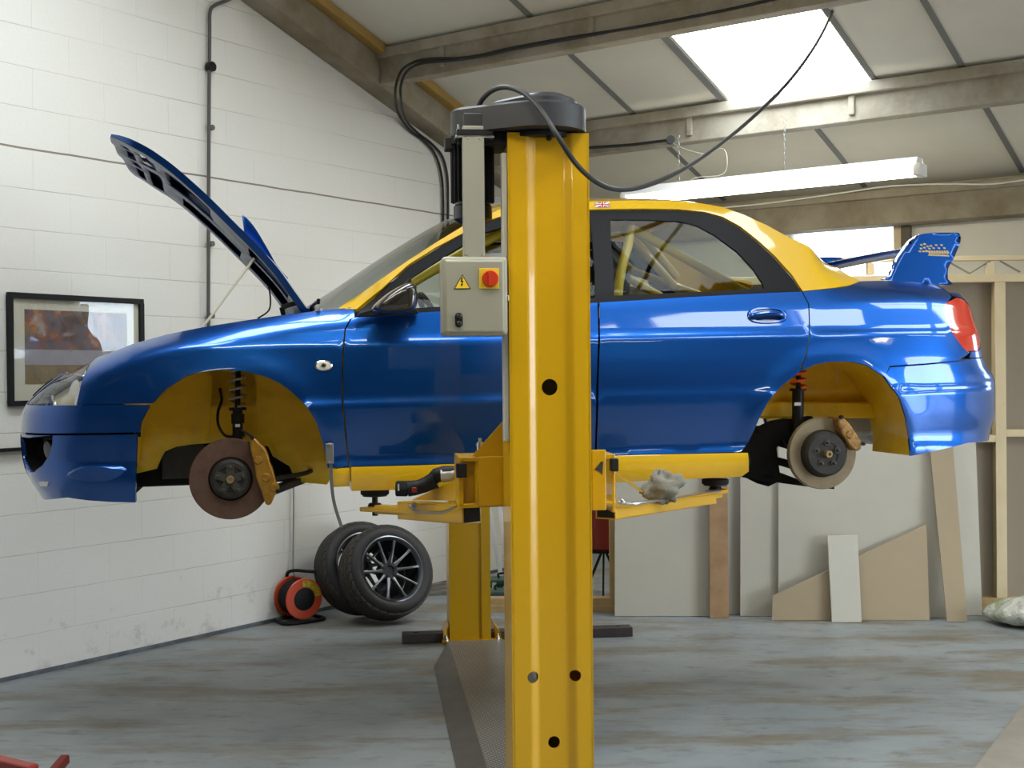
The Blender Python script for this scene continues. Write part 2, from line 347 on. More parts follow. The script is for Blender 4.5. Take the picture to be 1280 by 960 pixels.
# floor
def floor_mat():
    m = bpy.data.materials.new('worn grey floor paint'); m.use_nodes = True; nt = m.node_tree; b = nt.nodes['Principled BSDF']; N = nt.nodes.new; Lk = nt.links.new
    tc = N('ShaderNodeTexCoord')
    def noise(sc, det=6, ro=.6, st=None):
        n = N('ShaderNodeTexNoise'); n.inputs['Scale'].default_value = sc; n.inputs['Detail'].default_value = det; n.inputs['Roughness'].default_value = ro
        if st:
            mp = N('ShaderNodeMapping'); mp.inputs['Scale'].default_value = st; mp.inputs['Rotation'].default_value = (0, 0, R(10)); Lk(tc.outputs['Object'], mp.inputs[0]); Lk(mp.outputs[0], n.inputs[0])
        else: Lk(tc.outputs['Object'], n.inputs[0])
        return n
    def ramp(src, a, b_, v=1.0):
        r = N('ShaderNodeValToRGB'); r.color_ramp.elements[0].position = a; r.color_ramp.elements[1].position = b_; r.color_ramp.elements[1].color = (v, v, v, 1); Lk(src, r.inputs[0]); return r
    def mix(f, c1, c2):
        x = N('ShaderNodeMixRGB'); Lk(f, x.inputs[0])
        if isinstance(c1, tuple): x.inputs[1].default_value = (*c1, 1)
        else: Lk(c1, x.inputs[1])
        x.inputs[2].default_value = (*c2, 1); return x.outputs[0]
    c = mix(ramp(noise(1.3).outputs['Fac'], .35, .7).outputs[0], (.215, .245, .258), (.295, .318, .320))
    c = mix(ramp(noise(1.1, 8, .7, (.7, 2.6, 1)).outputs['Fac'], .49, .61, .85).outputs[0], c, (.17, .14, .095))
    c = mix(ramp(noise(5, 8, .7, (1, 2, 1)).outputs['Fac'], .54, .68, .7).outputs[0], c, (.12, .105, .085))
    c = mix(ramp(noise(28, 5).outputs['Fac'], .66, .74, .7).outputs[0], c, (.10, .09, .08))
    c = mix(ramp(noise(22, 5, .6, (1, 1.5, 1)).outputs['Fac'], .70, .76, .5).outputs[0], c, (.42, .42, .40))
    Lk(c, b.inputs['Base Color'])
    rr = ramp(noise(3).outputs['Fac'], .3, .7); rr.color_ramp.elements[0].color = (.34, .34, .34, 1); rr.color_ramp.elements[1].color = (.58, .58, .58, 1); Lk(rr.outputs[0], b.inputs['Roughness'])
    bp = N('ShaderNodeBump'); bp.inputs['Strength'].default_value = .25; bp.inputs['Distance'].default_value = .004; Lk(noise(9, 8).outputs['Fac'], bp.inputs['Height']); Lk(bp.outputs[0], b.inputs['Normal'])
    return m
fb = MB(); fb.prism([bw(-.2, TE + .35, 0), bw(SMAX + .2, TE + .35, 0), bw(SMAX + .2, TB - .2, 0), bw(-.2, TB - .2, 0)], (0, 0, -.15))
struct(fb.build('floor', floor_mat(), smooth=False))
q0, q1 = ground(1219, 960), ground(1280, 881); dq = q1 - q0; qa = q0 - dq * 6; qb = q0 + dq * 2.6
k = MB(); k.prism([tuple(qa[:2]) + (.006,), tuple(qb[:2]) + (.006,), (qb[0] + 4, qb[1] - 1.5, .006), (qa[0] + 6, qa[1] - .5, .006)], (0, 0, -.005))
struct(k.build('floor', mat('brown worn concrete', (.30, .27, .22), .7, noise=(4, .6, (.22, .19, .15)), bump=(14, .4, .006)), smooth=False))
k = MB(); k.prism([bw(0, TE, .001), bw(0, TB, .001), bw(0, TB, .022), bw(0, TE, .022)], B3 * .012)
struct(k.build('baseboard_left', mat('dark grey floor paint edge', (.075, .085, .10), .5, noise=(9, .6, (.2, .22, .24))), smooth=False))
# roof lining with roof lights
ROOFM = mat('white roof lining board', (.70, .68, .60), .65, noise=(2.2, .35, (.58, .57, .52)), bump=(30, .1, .003))
s1, t1 = on_roof(842, 52, .25); SKY = [(2.17, 3.14, 2.95, 4.28)]
holes_far = [[(2.17, 2.95), (3.14, 2.95), (3.14, 4.28), (2.17, 4.28)]]
for s0 in (7.0, 10.4): holes_far.append([(s0, 2.95 - 1.3), (s0 + .97, 2.95 - 1.3), (s0 + .97, 4.28), (s0, 4.28)])
for s0 in (1.3, 4.6, 7.9): holes_far.append([(s0, -2.3), (s0 + 1.0, -2.3), (s0 + 1.0, 1.2), (s0, 1.2)])
holes_near = []

wall_poly('ceiling', lambda s, t: bw(s, t, zroof(t)), [[(0, TR), (SMAX, TR), (SMAX, TE + .12), (0, TE + .12)]] + holes_far, ROOFM, -.06)
wall_poly('ceiling', lambda s, t: bw(s, t, zroof(t)), [[(0, TB), (SMAX, TB), (SMAX, TR), (0, TR)]], mat('darkened unseen roof', (.12, .10, .08), .8), .06)  # unseen slope, coloured dark to dim its reflection in the car
GRP = emit('daylit translucent roof sheet', (.88, .95, 1.0), SKYLIGHT_E)
for i, h in enumerate(holes_far + holes_near):
    k = MB(); k.add([bw(s, t, zroof(t) + .03) for s, t in h], [(0, 1, 2, 3)])
    o = k.build('window_%d' % (i + 1), GRP, smooth=False); struct(o)
    if i < 1:   # lining upstand round the visible roof light
        w = MB()
        for j in range(4):
            (sa, ta), (sb, tb) = h[j], h[(j + 1) % 4]
            w.add([bw(sa, ta, zroof(ta)), bw(sb, tb, zroof(tb)), bw(sb, tb, zroof(tb) + .05), bw(sa, ta, zroof(ta) + .05)], [(0, 1, 2, 3)])
        struct(w.build('trim_%d' % (i + 1), ROOFM, smooth=False))
# joint strips between the lining boards
JST = mat('grey joint strip', (.17, .17, .165), .5)
BAND = [(TR, -1.2), (-1.2, .1), (.1, 1.5), (1.5, 2.9), (2.9, 4.2), (4.2, TE)]
tn = 10
def strip(sa, ta, sb, tb, w=.035, m=JST, off=0.0, nm=None):
    global tn
    tn += 1; k = MB(); A = np.array(bw(sa, ta, zroof(ta) - .006 - off)); Bq = np.array(bw(sb, tb, zroof(tb) - .006 - off))
    k.bar(A, Bq, w, .01, hint=(0, MS, 1)); struct(k.build('trim_%d' % tn, m, smooth=False))
for s_ in (.22, 1.43, 2.58, 3.71, 4.9, 6.1, 7.3, 8.5, 9.7, 10.9, 12.1):
    for ta, tb in BAND:
        if s_ == 2.58 and (ta, tb) == (2.9, 4.2): continue
        strip(s_, ta, s_, tb)
strip(2.13, 2.9, 2.13, 4.25, .05); strip(3.17, 2.9, 3.17, 4.25, .03)
# concrete purlins running along the building, three in view
CONC = mat('stained concrete', (.33, .29, .215), .8, noise=(2.6, .85, (.19, .145, .085)), bump=(18, .5, .01))
CONCW = mat('pale stained concrete', (.40, .37, .30), .8, noise=(3.2, .8, (.23, .18, .11)), bump=(18, .5, .01))
def purlin(t, wd=.11, ht=.2, m=CONCW, s0=.17, s1=SMAX):
    k = MB(); z = zroof(t)
    a = np.array(bw(s0, t, z - ht / 2 - .03)); b = np.array(bw(s1, t, z - ht / 2 - .03))
    n = np.array([A3[0] * MS, A3[1] * MS, 1.0])
    k.bar(a, b, wd, ht, hint=(0, 0, 1))
    a2 = np.array(bw(s0, t - .01, z - .03)); b2 = np.array(bw(s1, t - .01, z - .03)); k.bar(a2, b2, wd + .06, .07, hint=(0, 0, 1))
    x = s0 + .55
    while x < s1:        # cast nibs on the purlin's face
        k.box((-.02, -.02, -.09), (.02, .02, .05), Matrix.Translation(bw(x, t - wd / 2, z - .1)) @ Matrix.Rotation(-TH, 4, 'Z')); x += 1.15
    return tag(k.build('roof_purlin', m, smooth=False, bevel=.006), None, None)
PL = ['concrete roof purlin nearest the top of the photo, black cable clipped along it', 'concrete roof purlin passing just under the roof light']
for t, lb in ((2.86, PL[0]), (4.14, PL[1])):
    tag(purlin(t), lb, 'roof beam', 'concrete purlins')
for t in (1.55, .2, -1.2):
    tag(purlin(t), {1.55: 'concrete roof purlin one bay nearer than the cable-carrying one', .2: 'concrete roof purlin two bays nearer than the cable-carrying one', -1.2: 'concrete roof purlin nearest the ridge on the roof-light slope'}[t], 'roof beam', 'concrete purlins')
for t in (-5, -7, -9):
    tag(purlin(t), {-5: 'concrete purlin just past the ridge, behind the camera', -7: 'concrete purlin halfway down the slope behind the camera', -9: 'concrete purlin lowest on the slope behind the camera'}[t], 'roof beam', 'concrete purlins')
# eaves beam on the back wall
k = MB(); k.box((0, -.12, 0), (SMAX, .10, .27), Matrix.Translation(bw(0, TE + .02, ZE - .06)) @ Matrix.Rotation(-TH, 4, 'Z'))
k.box((0, -.16, .19), (SMAX, -.12, .25), Matrix.Translation(bw(0, TE + .02, ZE - .06)) @ Matrix.Rotation(-TH, 4, 'Z'))
tag(k.build('eaves_beam', CONC, smooth=False, bevel=.008), 'deep brown-stained concrete beam along the top of the window wall', 'beam')
# sloping concrete rafter standing against the gable wall, with yellow-brown board along its top
def rafter(s0, s1, m, zlo, zhi, nm, lb, cat):
    k = MB(); P = [bw(s0, TE, zroof(TE) - zhi), bw(s0, TR, zroof(TR) - zhi), bw(s0, TR, zroof(TR) - zlo), bw(s0, TE, zroof(TE) - zlo)]
    k.prism(P, B3 * (s1 - s0)); o = k.build(nm, m, smooth=False, bevel=.008); return tag(o, lb, cat)
rafter(0.0, .17, CONC, .0, .25, 'roof_rafter', 'sloping concrete rafter running up the gable wall of painted blocks', 'roof beam')
rafter(.17, .25, mat('yellow-brown timber', (.42, .26, .06), .7, noise=(4, .6, (.30, .19, .06))), .0, .06, 'timber_batten', 'yellow-brown timber batten along the upper side of the sloping rafter', 'batten')
# window in the back wall: glass in a timber frame
WD = mat('pale timber', (.70, .58, .36), .65, noise=(5, .5, (.60, .47, .26)))
WDD = mat('timber stud', (.50, .35, .16), .7, noise=(6, .6, (.36, .22, .09)))
M0 = Matrix.Translation(bw(0, TE + .12, 0)) @ Matrix.Rotation(-TH, 4, 'Z')
wf = MB(); a, b_, c, d = WIN; w_ = .06
for lo, hi in (((a - w_, c - w_), (b_ + w_, c)), ((a - w_, d), (b_ + w_, d + w_)), ((a - w_, c), (a, d)), ((b_, c), (b_ + w_, d))):
    wf.box((lo[0], -.03, lo[1]), (hi[0], .12, hi[1]), M0)
wfo = struct(wf.build('window_20', WD, smooth=False, bevel=.004))
wf = MB(); a2, b2, c2, d2 = 6.05, 7.35, 1.88, 2.58
for lo, hi in (((a2 - w_, c2 - w_), (b2 + w_, c2)), ((a2 - w_, d2), (b2 + w_, d2 + w_)), ((a2 - w_, c2), (a2, d2)), ((b2, c2), (b2 + w_, d2))): wf.box((lo[0], -.03, lo[1]), (hi[0], .12, hi[1]), M0)
wfo2 = struct(wf.build('window_21', WD, smooth=False, bevel=.004)); wp = MB(); wp.box((a2, .05, c2), (b2, .056, d2), M0); wp.build('pane', GLW, wfo2, smooth=False)
wp = MB(); wp.box((a, .05, c), (b_, .056, d), M0); pane = wp.build('pane', GLW, wfo, smooth=False)
jb = MB(); jb.box((b_ + .065, -.05, 1.9), (b_ + .13, -.0, d + .05), M0); tag(jb.build('window_post', mat('dark grey post', (.10, .08, .06), .6), smooth=False), 'narrow dark post on the white wall beside the window', 'post')
# door frames and daylight at the two big doorways behind the camera
def opening(nm, fn, u0, u1, h):
    k = MB()
    for lo, hi in (((u0 - .1, 0), (u0, h)), ((u1, 0), (u1 + .1, h)), ((u0 - .1, h), (u1 + .1, h + .1))):
        P = [fn(lo[0], lo[1]), fn(hi[0], lo[1]), fn(hi[0], hi[1]), fn(lo[0], hi[1])]
        P = [np.array(p) for p in P]; n = np.cross(P[1] - P[0], P[3] - P[0]); n /= np.linalg.norm(n); k.prism([p - n * .12 for p in P], n * .24)
    return struct(k.build(nm, GALV, smooth=False))
opening('door_1', lambda t, z: bw(SMAX, t, z), DOORO[0], DOORO[1], DOORO[2])
def daylight(nm, p, dirv, w, h, watts, colr=(.86, .93, 1.0)):
    l = bpy.data.lights.new(nm, 'AREA'); l.shape = 'RECTANGLE'; l.size = w; l.size_y = h; l.energy = watts; l.color = colr
    o = bpy.data.objects.new(nm, l); COL.objects.link(o); o.location = p; o.rotation_euler = Vector(dirv).to_track_quat('-Z', 'Y').to_euler(); return o
daylight('doorway_daylight', bw(SMAX + .3, (DOORO[0] + DOORO[1]) / 2, 1.4), -B3, 3.5, 2.6, DOOR_W)
# yard outside
yd = MB(); yd.prism([(-60, -60, -.16), (60, -60, -.16), (60, 60, -.16), (-60, 60, -.16)], (0, 0, -.1))
struct(yd.build('floor', mat('tarmac yard', (.2, .2, .19), .9, noise=(1, .4, (.14, .14, .13))), smooth=False))
# ------------------------------------------------------------------ fluorescent fittings
TUBEM = emit('lit fluorescent tube', (1.0, .93, .74), TUBE_E)
WHITEM = mat('white enamel', (.75, .75, .72), .4)
def batten_light(pa, pb, label, group=None, chains=()):
    pa = np.array(pa, float); pb = np.array(pb, float); L = np.linalg.norm(pb - pa); d = (pb - pa) / L
    root = empty('fluorescent_light', tuple((pa + pb) / 2), (0, 0, math.atan2(d[1], d[0])), label, 'light', group)
    h = L / 2
    k = MB(); k.box((-h, -.045, .0), (h, .045, .06)); k.build('batten', WHITEM, root, smooth=False, bevel=.004)
    k = MB(); k.add([(-h, -.05, .06), (h, -.05, .06), (h, -.1, .0), (-h, -.1, .0)], [(0, 1, 2, 3)]); k.add([(-h, .05, .06), (h, .05, .06), (h, .1, .0), (-h, .1, .0)], [(0, 1, 2, 3)]); k.build('reflector', WHITEM, root, smooth=False)
    for y in (-.04, .04):
        k = MB(); k.tube([(-h + .03, y, -.03), (h - .03, y, -.03)], .019, 12); k.build('tube', TUBEM, root)
    for sx in (-1, 1):
        k = MB(); k.box((sx * h - .025, -.065, -.055), (sx * h + .025, .065, .02)); k.build('end_cap', WHITEM, root, smooth=False, bevel=.006)
    for x, zt in chains:
        k = MB(); n = int((zt - .06) / .03)
        for i in range(n):
            z = .06 + i * .03
            ring = [(x + (.0 if i % 2 else math.cos(a) * .006), (math.cos(a) * .006 if i % 2 else 0), z + .015 + .019 * math.sin(a)) for a in np.linspace(0, 2 * math.pi, 9)[:-1]]
            k.tube(ring, .0018, 5, closed=True)
        k.build('chain', GALV, root)
    return root
# fluorescent fittings: the one in view hangs on chains under the second purlin
TL = 4.0
s0_, z0_ = on_eaves(784, 243, TL); s1_, z1_ = on_eaves(1150, 211, TL); zt_ = (z0_ + z1_) / 2 - .0
batten_light(bw(s0_, TL, zt_ - .01), bw(s1_, TL, zt_), 'lit fluorescent light hanging on chains under the roof light', chains=((.15, zroof(TL) - zt_ - .2), (-.62, zroof(TL) - zt_ - .2)))
for s_, t_ in ((2.5, -1.5), (6.5, -1.5), (4.0, -5.2), (9.5, 1.0)):
    z_ = 3.05
    batten_light(bw(s_, t_, z_), bw(s_ + 1.8, t_, z_), {(2.5, -1.5): 'fluorescent light above the car nose, out of the picture', (6.5, -1.5): 'fluorescent light above the lift motor side, out of the picture', (4.0, -5.2): 'fluorescent light behind the camera on the gable wall side', (9.5, 1.0): 'fluorescent light near the daylit doorway'}[(s_, t_)], 'workshop lights', chains=((.7, zroof(t_) - z_ - .05), (-.7, zroof(t_) - z_ - .05)))
# ================================================================== CAR
YAW = R(11); PIT = R(.8)
_e = Frame((0, 0, 0), YAW, PIT); _p = at(291, 597, 5.134)
CAR = Frame(_p + _e.ey * .74 - _e.ez * .22, YAW, PIT)
car = CAR.empty('car', label='blue saloon car with yellow roof, bonnet open, wheels off, raised on the lift', cat='car')
plan = [(-.900, 0), (-.897, .12), (-.885, .25), (-.862, .38), (-.82, .51), (-.75, .62), (-.65, .705), (-.5, .77), (-.3, .82), (-.05, .852), (.3, .868), (.8, .872), (1.6, .872), (2.2, .870), (2.6, .862), (2.85, .845), (3.05, .82), (3.22, .775), (3.35, .715), (3.44, .63), (3.495, .50), (3.525, .35), (3.54, .18), (3.545, 0)]
PC = np.array(smooth_path([np.array(p) for p in plan], 10)); seg = np.r_[0, np.cumsum(np.linalg.norm(np.diff(PC, axis=0), axis=1))]
SL = seg[-1]
tg = np.gradient(PC, seg, axis=0); tg /= np.linalg.norm(tg, axis=1)[:, None]
for _ in range(12): tg[1:-1] = (tg[:-2] + 2 * tg[1:-1] + tg[2:]) / 4
tg[0] = (0, 1); tg[-1] = (0, -1)
def s_of_x(x): return float(np.interp(x, PC[:, 0], seg))
def smtab(tab, sig):
    xs = np.linspace(tab[0][0] - .2, tab[-1][0] + .2, 600); ys = np.interp(xs, [p[0] for p in tab], [p[1] for p in tab])
    lo = ys[0]; d0 = (tab[1][1] - tab[0][1]) / (tab[1][0] - tab[0][0]); d1 = (tab[-1][1] - tab[-2][1]) / (tab[-1][0] - tab[-2][0])
    ys = np.where(xs < tab[0][0], tab[0][1] + d0 * (xs - tab[0][0]), ys); ys = np.where(xs > tab[-1][0], tab[-1][1] + d1 * (xs - tab[-1][0]), ys)
    h = xs[1] - xs[0]; n = int(3 * sig / h) + 1; k = np.exp(-.5 * (np.arange(-n, n + 1) * h / sig) ** 2); k /= k.sum()
    return xs, np.convolve(np.pad(ys, n, mode='edge'), k, 'valid')
DS = smtab([(.10, .05), (.14, .04), (.18, .022), (.23, .012), (.262, .018), (.29, .026), (.40, .010), (.495, .0), (.500, .0), (.511, .010), (.60, .010), (.66, .013), (.755, .022), (.775, .034), (.88, .064), (.95, .092), (1.05, .14), (1.2, .207), (1.32, .262), (1.36, .30), (1.40, .37)], .0065)
DF = smtab([(.08, .10), (.145, .07), (.2, .035), (.27, .01), (.36, 0), (.44, 0), (.50, .004), (.53, .02), (.6, .09), (.66, .17), (.72, .27), (.8, .42)], .012)
DR = smtab([(.15, .09), (.2, .06), (.25, .045), (.36, .0), (.55, .0), (.6, .055), (.64, .08), (.66, .085), (.78, .11), (.89, .14), (.98, .2), (1.02, .3)], .012)
CREST = [(-.9, .60), (-.7, .66), (-.55, .716), (-.4, .765), (-.2, .812), (.04, .853), (.3, .885), (.45, .895), (.7, .92), (2.5, .97), (2.75, 1.0), (2.93, 1.004), (3.15, 1.0), (3.3, .99), (3.45, .97), (3.6, .95)]
def sstep(a, b, x): t = min(1, max(0, (x - a) / (b - a))); return t * t * (3 - 2 * t)
ARF = (.008, .205, .388, .442); ARR = (2.545, .215, .385, .42)
def S(s, z):
    """point of the body side (near half): s runs round the car from nose centre to tail centre"""
    cx = np.interp(s, seg, PC[:, 0]); cw = np.interp(s, seg, PC[:, 1]); tx = np.interp(s, seg, tg[:, 0]); tw = np.interp(s, seg, tg[:, 1])
    nx, nw = -tw, tx; L = math.hypot(nx, nw); nx /= L; nw /= L
    d = np.interp(z, *DS)
    q = nx * nx
    if nx < 0: d = d * (1 - q) + q * np.interp(z, *DF)
    else: d = d * (1 - q) + q * np.interp(z, *DR)
    c = np.interp(cx, [p[0] for p in CREST], [p[1] for p in CREST])
    w = 1 - sstep(.42, .62, cx) if cx < 1.5 else sstep(2.5, 2.85, cx)
    h = .10; e = max(0, z - (c - h)); d += 9 * e * e * w * (1 - q)
    for ax, az, rx, rz in (ARF, ARR):   # wheel arch flares
        rr = math.hypot((cx - ax) / rx, (z - az) / rz); d -= .012 * math.exp(-((rr - 1.0) / .17) ** 2) * (1 - q)
    return np.array([cx - nx * d, -(cw - nw * d), z])
def Sn(s, z):
    e = .004; a = S(s + e, z) - S(s - e, z); b = S(s, z + e) - S(s, z - e); n = np.cross(a, b); n /= np.linalg.norm(n)
    return n
def solve(px, py, s0=None, z0=None):
    """(s, z) of the body-side point seen at this pixel"""
    x, z = CAR.pix(px, py, -.84); s = s_of_x(min(max(x, -.80), 3.4)) if s0 is None else s0; z = z if z0 is None else z0
    t = np.array([px, py], float)
    for it in range(40):
        p = CAR.proj(S(s, z)); r = t - p
        if np.linalg.norm(r) < .02: break
        e = .003; js = (CAR.proj(S(s + e, z)) - p) / e; jz = (CAR.proj(S(s, z + e)) - p) / e
        J = np.array([js, jz]).T
        try: dl = np.linalg.solve(J.T @ J + np.eye(2) * 40, J.T @ r)
        except Exception: break
        n = np.linalg.norm(dl); dl *= min(1, .08 / max(n, 1e-9)); s += dl[0]; z += dl[1]; s = min(max(s, .02), SL - .02)
    return (s, z)
def O2(items):
    out = []
    for it in items:
        out.append(tuple(it[1:]) if it[0] == 's' else solve(it[0], it[1]))
    return out
def panel(name, outer, holes, m, parent, off=0.0, rim=.014, step=.035, mirror=True, label=None, rimmat=None):
    """a thin shaped body panel lying on the side surface; rim turns its edges inwards"""
    V, T = fill2d(outer, holes, step)
    res = []
    for side in ((-1, 1) if mirror else (-1,)):
        P = [S(s, z) - Sn(s, z) * off for s, z in V]; Nn = [Sn(s, z) for s, z in V]
        if side > 0: P = [p * (1, -1, 1) for p in P]; Nn = [n * (1, -1, 1) for n in Nn]
        cnt = {}
        for t in T:
            for i in range(3): e = (t[i], t[(i + 1) % 3]); cnt[tuple(sorted(e))] = cnt.get(tuple(sorted(e)), []) + [e]
        F_ = [t if True else t for t in T]
        a, b, c = [P[i] for i in T[0]]
        flip = np.cross(b - a, c - a) @ Nn[T[0][0]] < 0
        fs = []; votes = 0
        for t in T:
            a, b, c = [P[i] for i in t]; dd = np.cross(b - a, c - a) @ Nn[t[0]]; votes += (1 if dd < 0 else -1) * min(abs(dd) * 1e4, 1)
        flip = votes > 0
        fs = [tuple(reversed(t)) for t in T] if flip else list(T)
        nv = len(P); Vv = list(P); NN = list(Nn); mp1 = {}; mp2 = {}
        if rim:
            for e, l in cnt.items():
                if len(l) == 1:
                    i, j = l[0]
                    for q in (i, j):
                        if q not in mp1: mp1[q] = len(Vv); Vv.append(P[q]); NN.append(None); mp2[q] = len(Vv); Vv.append(P[q] - Nn[q] * rim); NN.append(None)
                    f = (mp1[j], mp1[i], mp2[i], mp2[j]); fs.append(tuple(reversed(f)) if flip else f)
        me = bpy.data.meshes.new(name); me.from_pydata([tuple(p) for p in Vv], [], fs)
        me.polygons.foreach_set('use_smooth', [True] * len(fs))
        me.update()
        vn = [tuple(v.normal) for v in me.vertices]
        me.normals_split_custom_set_from_vertices([tuple(n) if n is not None else vn[i] for i, n in enumerate(NN)])
        o = bpy.data.objects.new(name, me); COL.objects.link(o); me.materials.append(m); o.parent = parent
        if label: o['label'] = label
        res.append(o)
    return res
def both(fn):
    for sg in (-1, 1): fn(sg)
g = .001
# ---- outlines in picture pixels, solved onto the body surface
archF = [(169.6, 606), (169.6, 584), (171, 548), (175.6, 529), (182, 515.5), (191, 503), (208, 485.5), (232, 470), (248, 465.2), (263, 463.2), (285, 462.2), (308, 464.5), (332.5, 471), (350, 479), (363.6, 489), (383, 507), (396, 529), (404, 555), (408.6, 584)]
archR = [(926, 565), (936, 552), (943, 537), (950, 521), (960, 503), (968, 492), (978.4, 481.5), (1000, 464.5), (1018, 456), (1036, 452.3), (1053, 451.6), (1070, 453), (1085, 457), (1106, 471), (1124.5, 497), (1132.5, 522), (1136.5, 546), (1137.5, 570)]
AF = O2(archF); AR = O2(archR)
def cut(poly, a, b): return poly[a:b]
iF_l = 5        # arch point where bumper meets fender
gap = 1.0
lampP = [(113.5, 447.5), (108, 463), (99, 486), (92.5, 504)]
lampR = O2([(112.5, 447.5), (107, 463), (98, 486), (91.5, 504.5)])
lampL = O2([(114.5, 447.5), (109, 463), (100, 486), (93.5, 504.5)])
sN = .36   # s of the lamp's inner end, round the nose
s_arch_b = AF[0][0]
zlineA = solve(175, 504.5)[1]; zlineB = solve(95, 506)[1]
zl2 = solve(150, 541)[1]
# front fender
crestpx = [(441, 384.5), (400, 388.5), (350, 394.5), (300, 401.5), (250, 409), (200, 418), (150, 430.5), (118, 442)]
crest = []
for px, py in crestpx:
    x, z = CAR.pix(px, py, -.70); crest.append((s_of_x(x), z))
fend = [crest[0]] + O2([(443, 397), (437, 399), (430.5, 412), (428.8, 428), (427.0, 460), (427.0, 485), (428.0, 511), (431.5, 545), (434.5, 577), (436, 583)]) + \
    O2([(409.5, 585)]) + AF[::-1][1:-iF_l - 0 or None][:len(AF) - 1 - iF_l] + O2([(189, 504)]) + O2([(150, 504.9), (95.5, 505.6)]) + lampL[::-1][1:] + [crest[-1]] + crest[::-1][1:-1]
FEND = panel('fender', fend, [], BLUE, car)
# front bumper, upper and lower sections
bu = [('s', .0, zlineB - .002), ('s', sN, zlineB - .002)] 
bump_u = [(0.0, zl2 + g), (0.0, zlineB)] + [(s, zlineB) for s in (.3, .6)] + O2([(95, 506.5), (150, 506), (187, 506)]) + [AF[4], AF[3]] + [(AF[3][0] - .006, zl2 + g)]
BUP = panel('front_bumper', bump_u, [], BLUE, car)
panel('bumper_gap_shade', [(0, zl2 - .02), (0, zl2 + .02)] + [(q, zl2 + .02) for q in (.3, .6, .9)] + [(AF[4][0] - .03, zl2 + .02), (AF[4][0] - .03, zl2 - .02)], [], UNDER, car, off=.020, rim=0, step=.05)  # dark backing added behind the gap, stands in for its shade
fog = []
s_f = .655
for k in range(28):
    a = 2 * math.pi * k / 28; fog.append((s_f + .125 * math.cos(a) * (1 if math.cos(a) < 0 else .85), .345 + .083 * math.sin(a) if math.sin(a) > 0 else .345 + .095 * math.sin(a)))
zb = solve(140, 627)[1]
grl = [(0.0, .20), (.42, .20), (.45, .25), (.45, .37), (.42, .41), (0, .41)]
bump_l = [(0.0, .135), (.3, .135), (.6, .14)] + O2([(85, 622), (110, 625.5), (140, 627.5), (169.5, 628)]) + [AF[1], AF[2]] + [(AF[2][0] + .001, zl2 - g)] + [(0, zl2 - g)]
bump_l = [(0.0, .135), (.3, .135), (.55, .14)] + O2([(85, 622), (110, 625.5), (140, 627.5), (169.5, 628), (169.6, 606), (169.6, 584), (171, 548)]) + O2([(171.5, 543)]) + [(0.0, solve(171.5, 543)[1])]
zf = bump_l[-1][1] - .012
fog = [(.30, zf), (.45, zf), (.55, zf)] + O2([(50, 543), (66, 544)])[1:] + O2([(65, 556), (61, 570), (53, 582), (43, 590)]) + [(.48, .250), (.38, .265), (.31, .31)]
s_f = .58
BLO = panel('front_bumper', bump_l, [fog], BLUE, car, step=.03)
# fog lamp pods recessed behind the round bumper apertures
def pod(sg):
    c = S(s_f, .335); n = Sn(s_f, .335); c = c * (1, -sg * 1, 1) if sg > 0 else c; n = n * (1, -1, 1) if sg > 0 else n
    V, T = fill2d([(s_f + (s - s_f) * 1.06, .34 + (z - .34) * 1.06) for s, z in fog], [], .05); k = MB(); k.add([(S(s, z) - Sn(s, z) * (.016 if 0 else .085)) * (1, -1 if sg > 0 else 1, 1) for s, z in V], T); n_ = len(fog); m1 = (1, -1 if sg > 0 else 1, 1); k.add([(S(s, z) - Sn(s, z) * o_) * m1 for s, z in fog for o_ in (.004, .087)], [(2 * i, 2 * ((i + 1) % n_), 2 * ((i + 1) % n_) + 1, 2 * i + 1) for i in range(n_)]); k.build('fog_lamp_housing', UNDER, car)
    k = MB(); k.lathe([(.0, -.055), (.038, -.058), (.042, -.065), (.042, -.08)], c, n, 24); k.build('fog_lamp', mat('dark fog lamp', (.03, .03, .03), .2, .5), car)
both(pod)
# small reflector and splitter low on the bumper, moulded winglet
rf = [(s, z) for s, z in [solve(49, 601.5), solve(61, 602), solve(60, 607.5), solve(51, 607)]]
panel('bumper_reflector', rf, [], mat('white lens', (.8, .8, .8), .15), car, off=-.004, rim=.004, step=.02)
W1 = O2([(84, 593), (100, 585), (120, 581), (158, 586)])
for sg in (-1, 1):
    pts = []; 
    ss = np.linspace(W1[0][0], W1[-1][0], 14); top = [np.interp(s, [w[0] for w in W1], [w[1] for w in W1]) for s in ss]
    k = MB(); V = []; 
    for s, z in zip(ss, top):
        u = (s - ss[0]) / (ss[-1] - ss[0]); b = .030 * math.sin(math.pi * u) ** .8; h = .07 * math.sin(math.pi * u) ** .7 + .004
        for dz, do in ((.008, -.003), (0, b * .8), (-.008, b), (-h * .4, b * .6), (-h * .75, b * .15), (-h, -.004)):
            p = S(s, z + dz) + Sn(s, z + dz) * do; V.append(p * (1, -sg, 1) if sg > 0 else p)
    Fc = [(i * 6 + j, i * 6 + j + 1, (i + 1) * 6 + j + 1, (i + 1) * 6 + j) for i in range(13) for j in range(5)]
    k.add(V, Fc); k.build('bumper_winglet', BLUE, car, sharp=50)
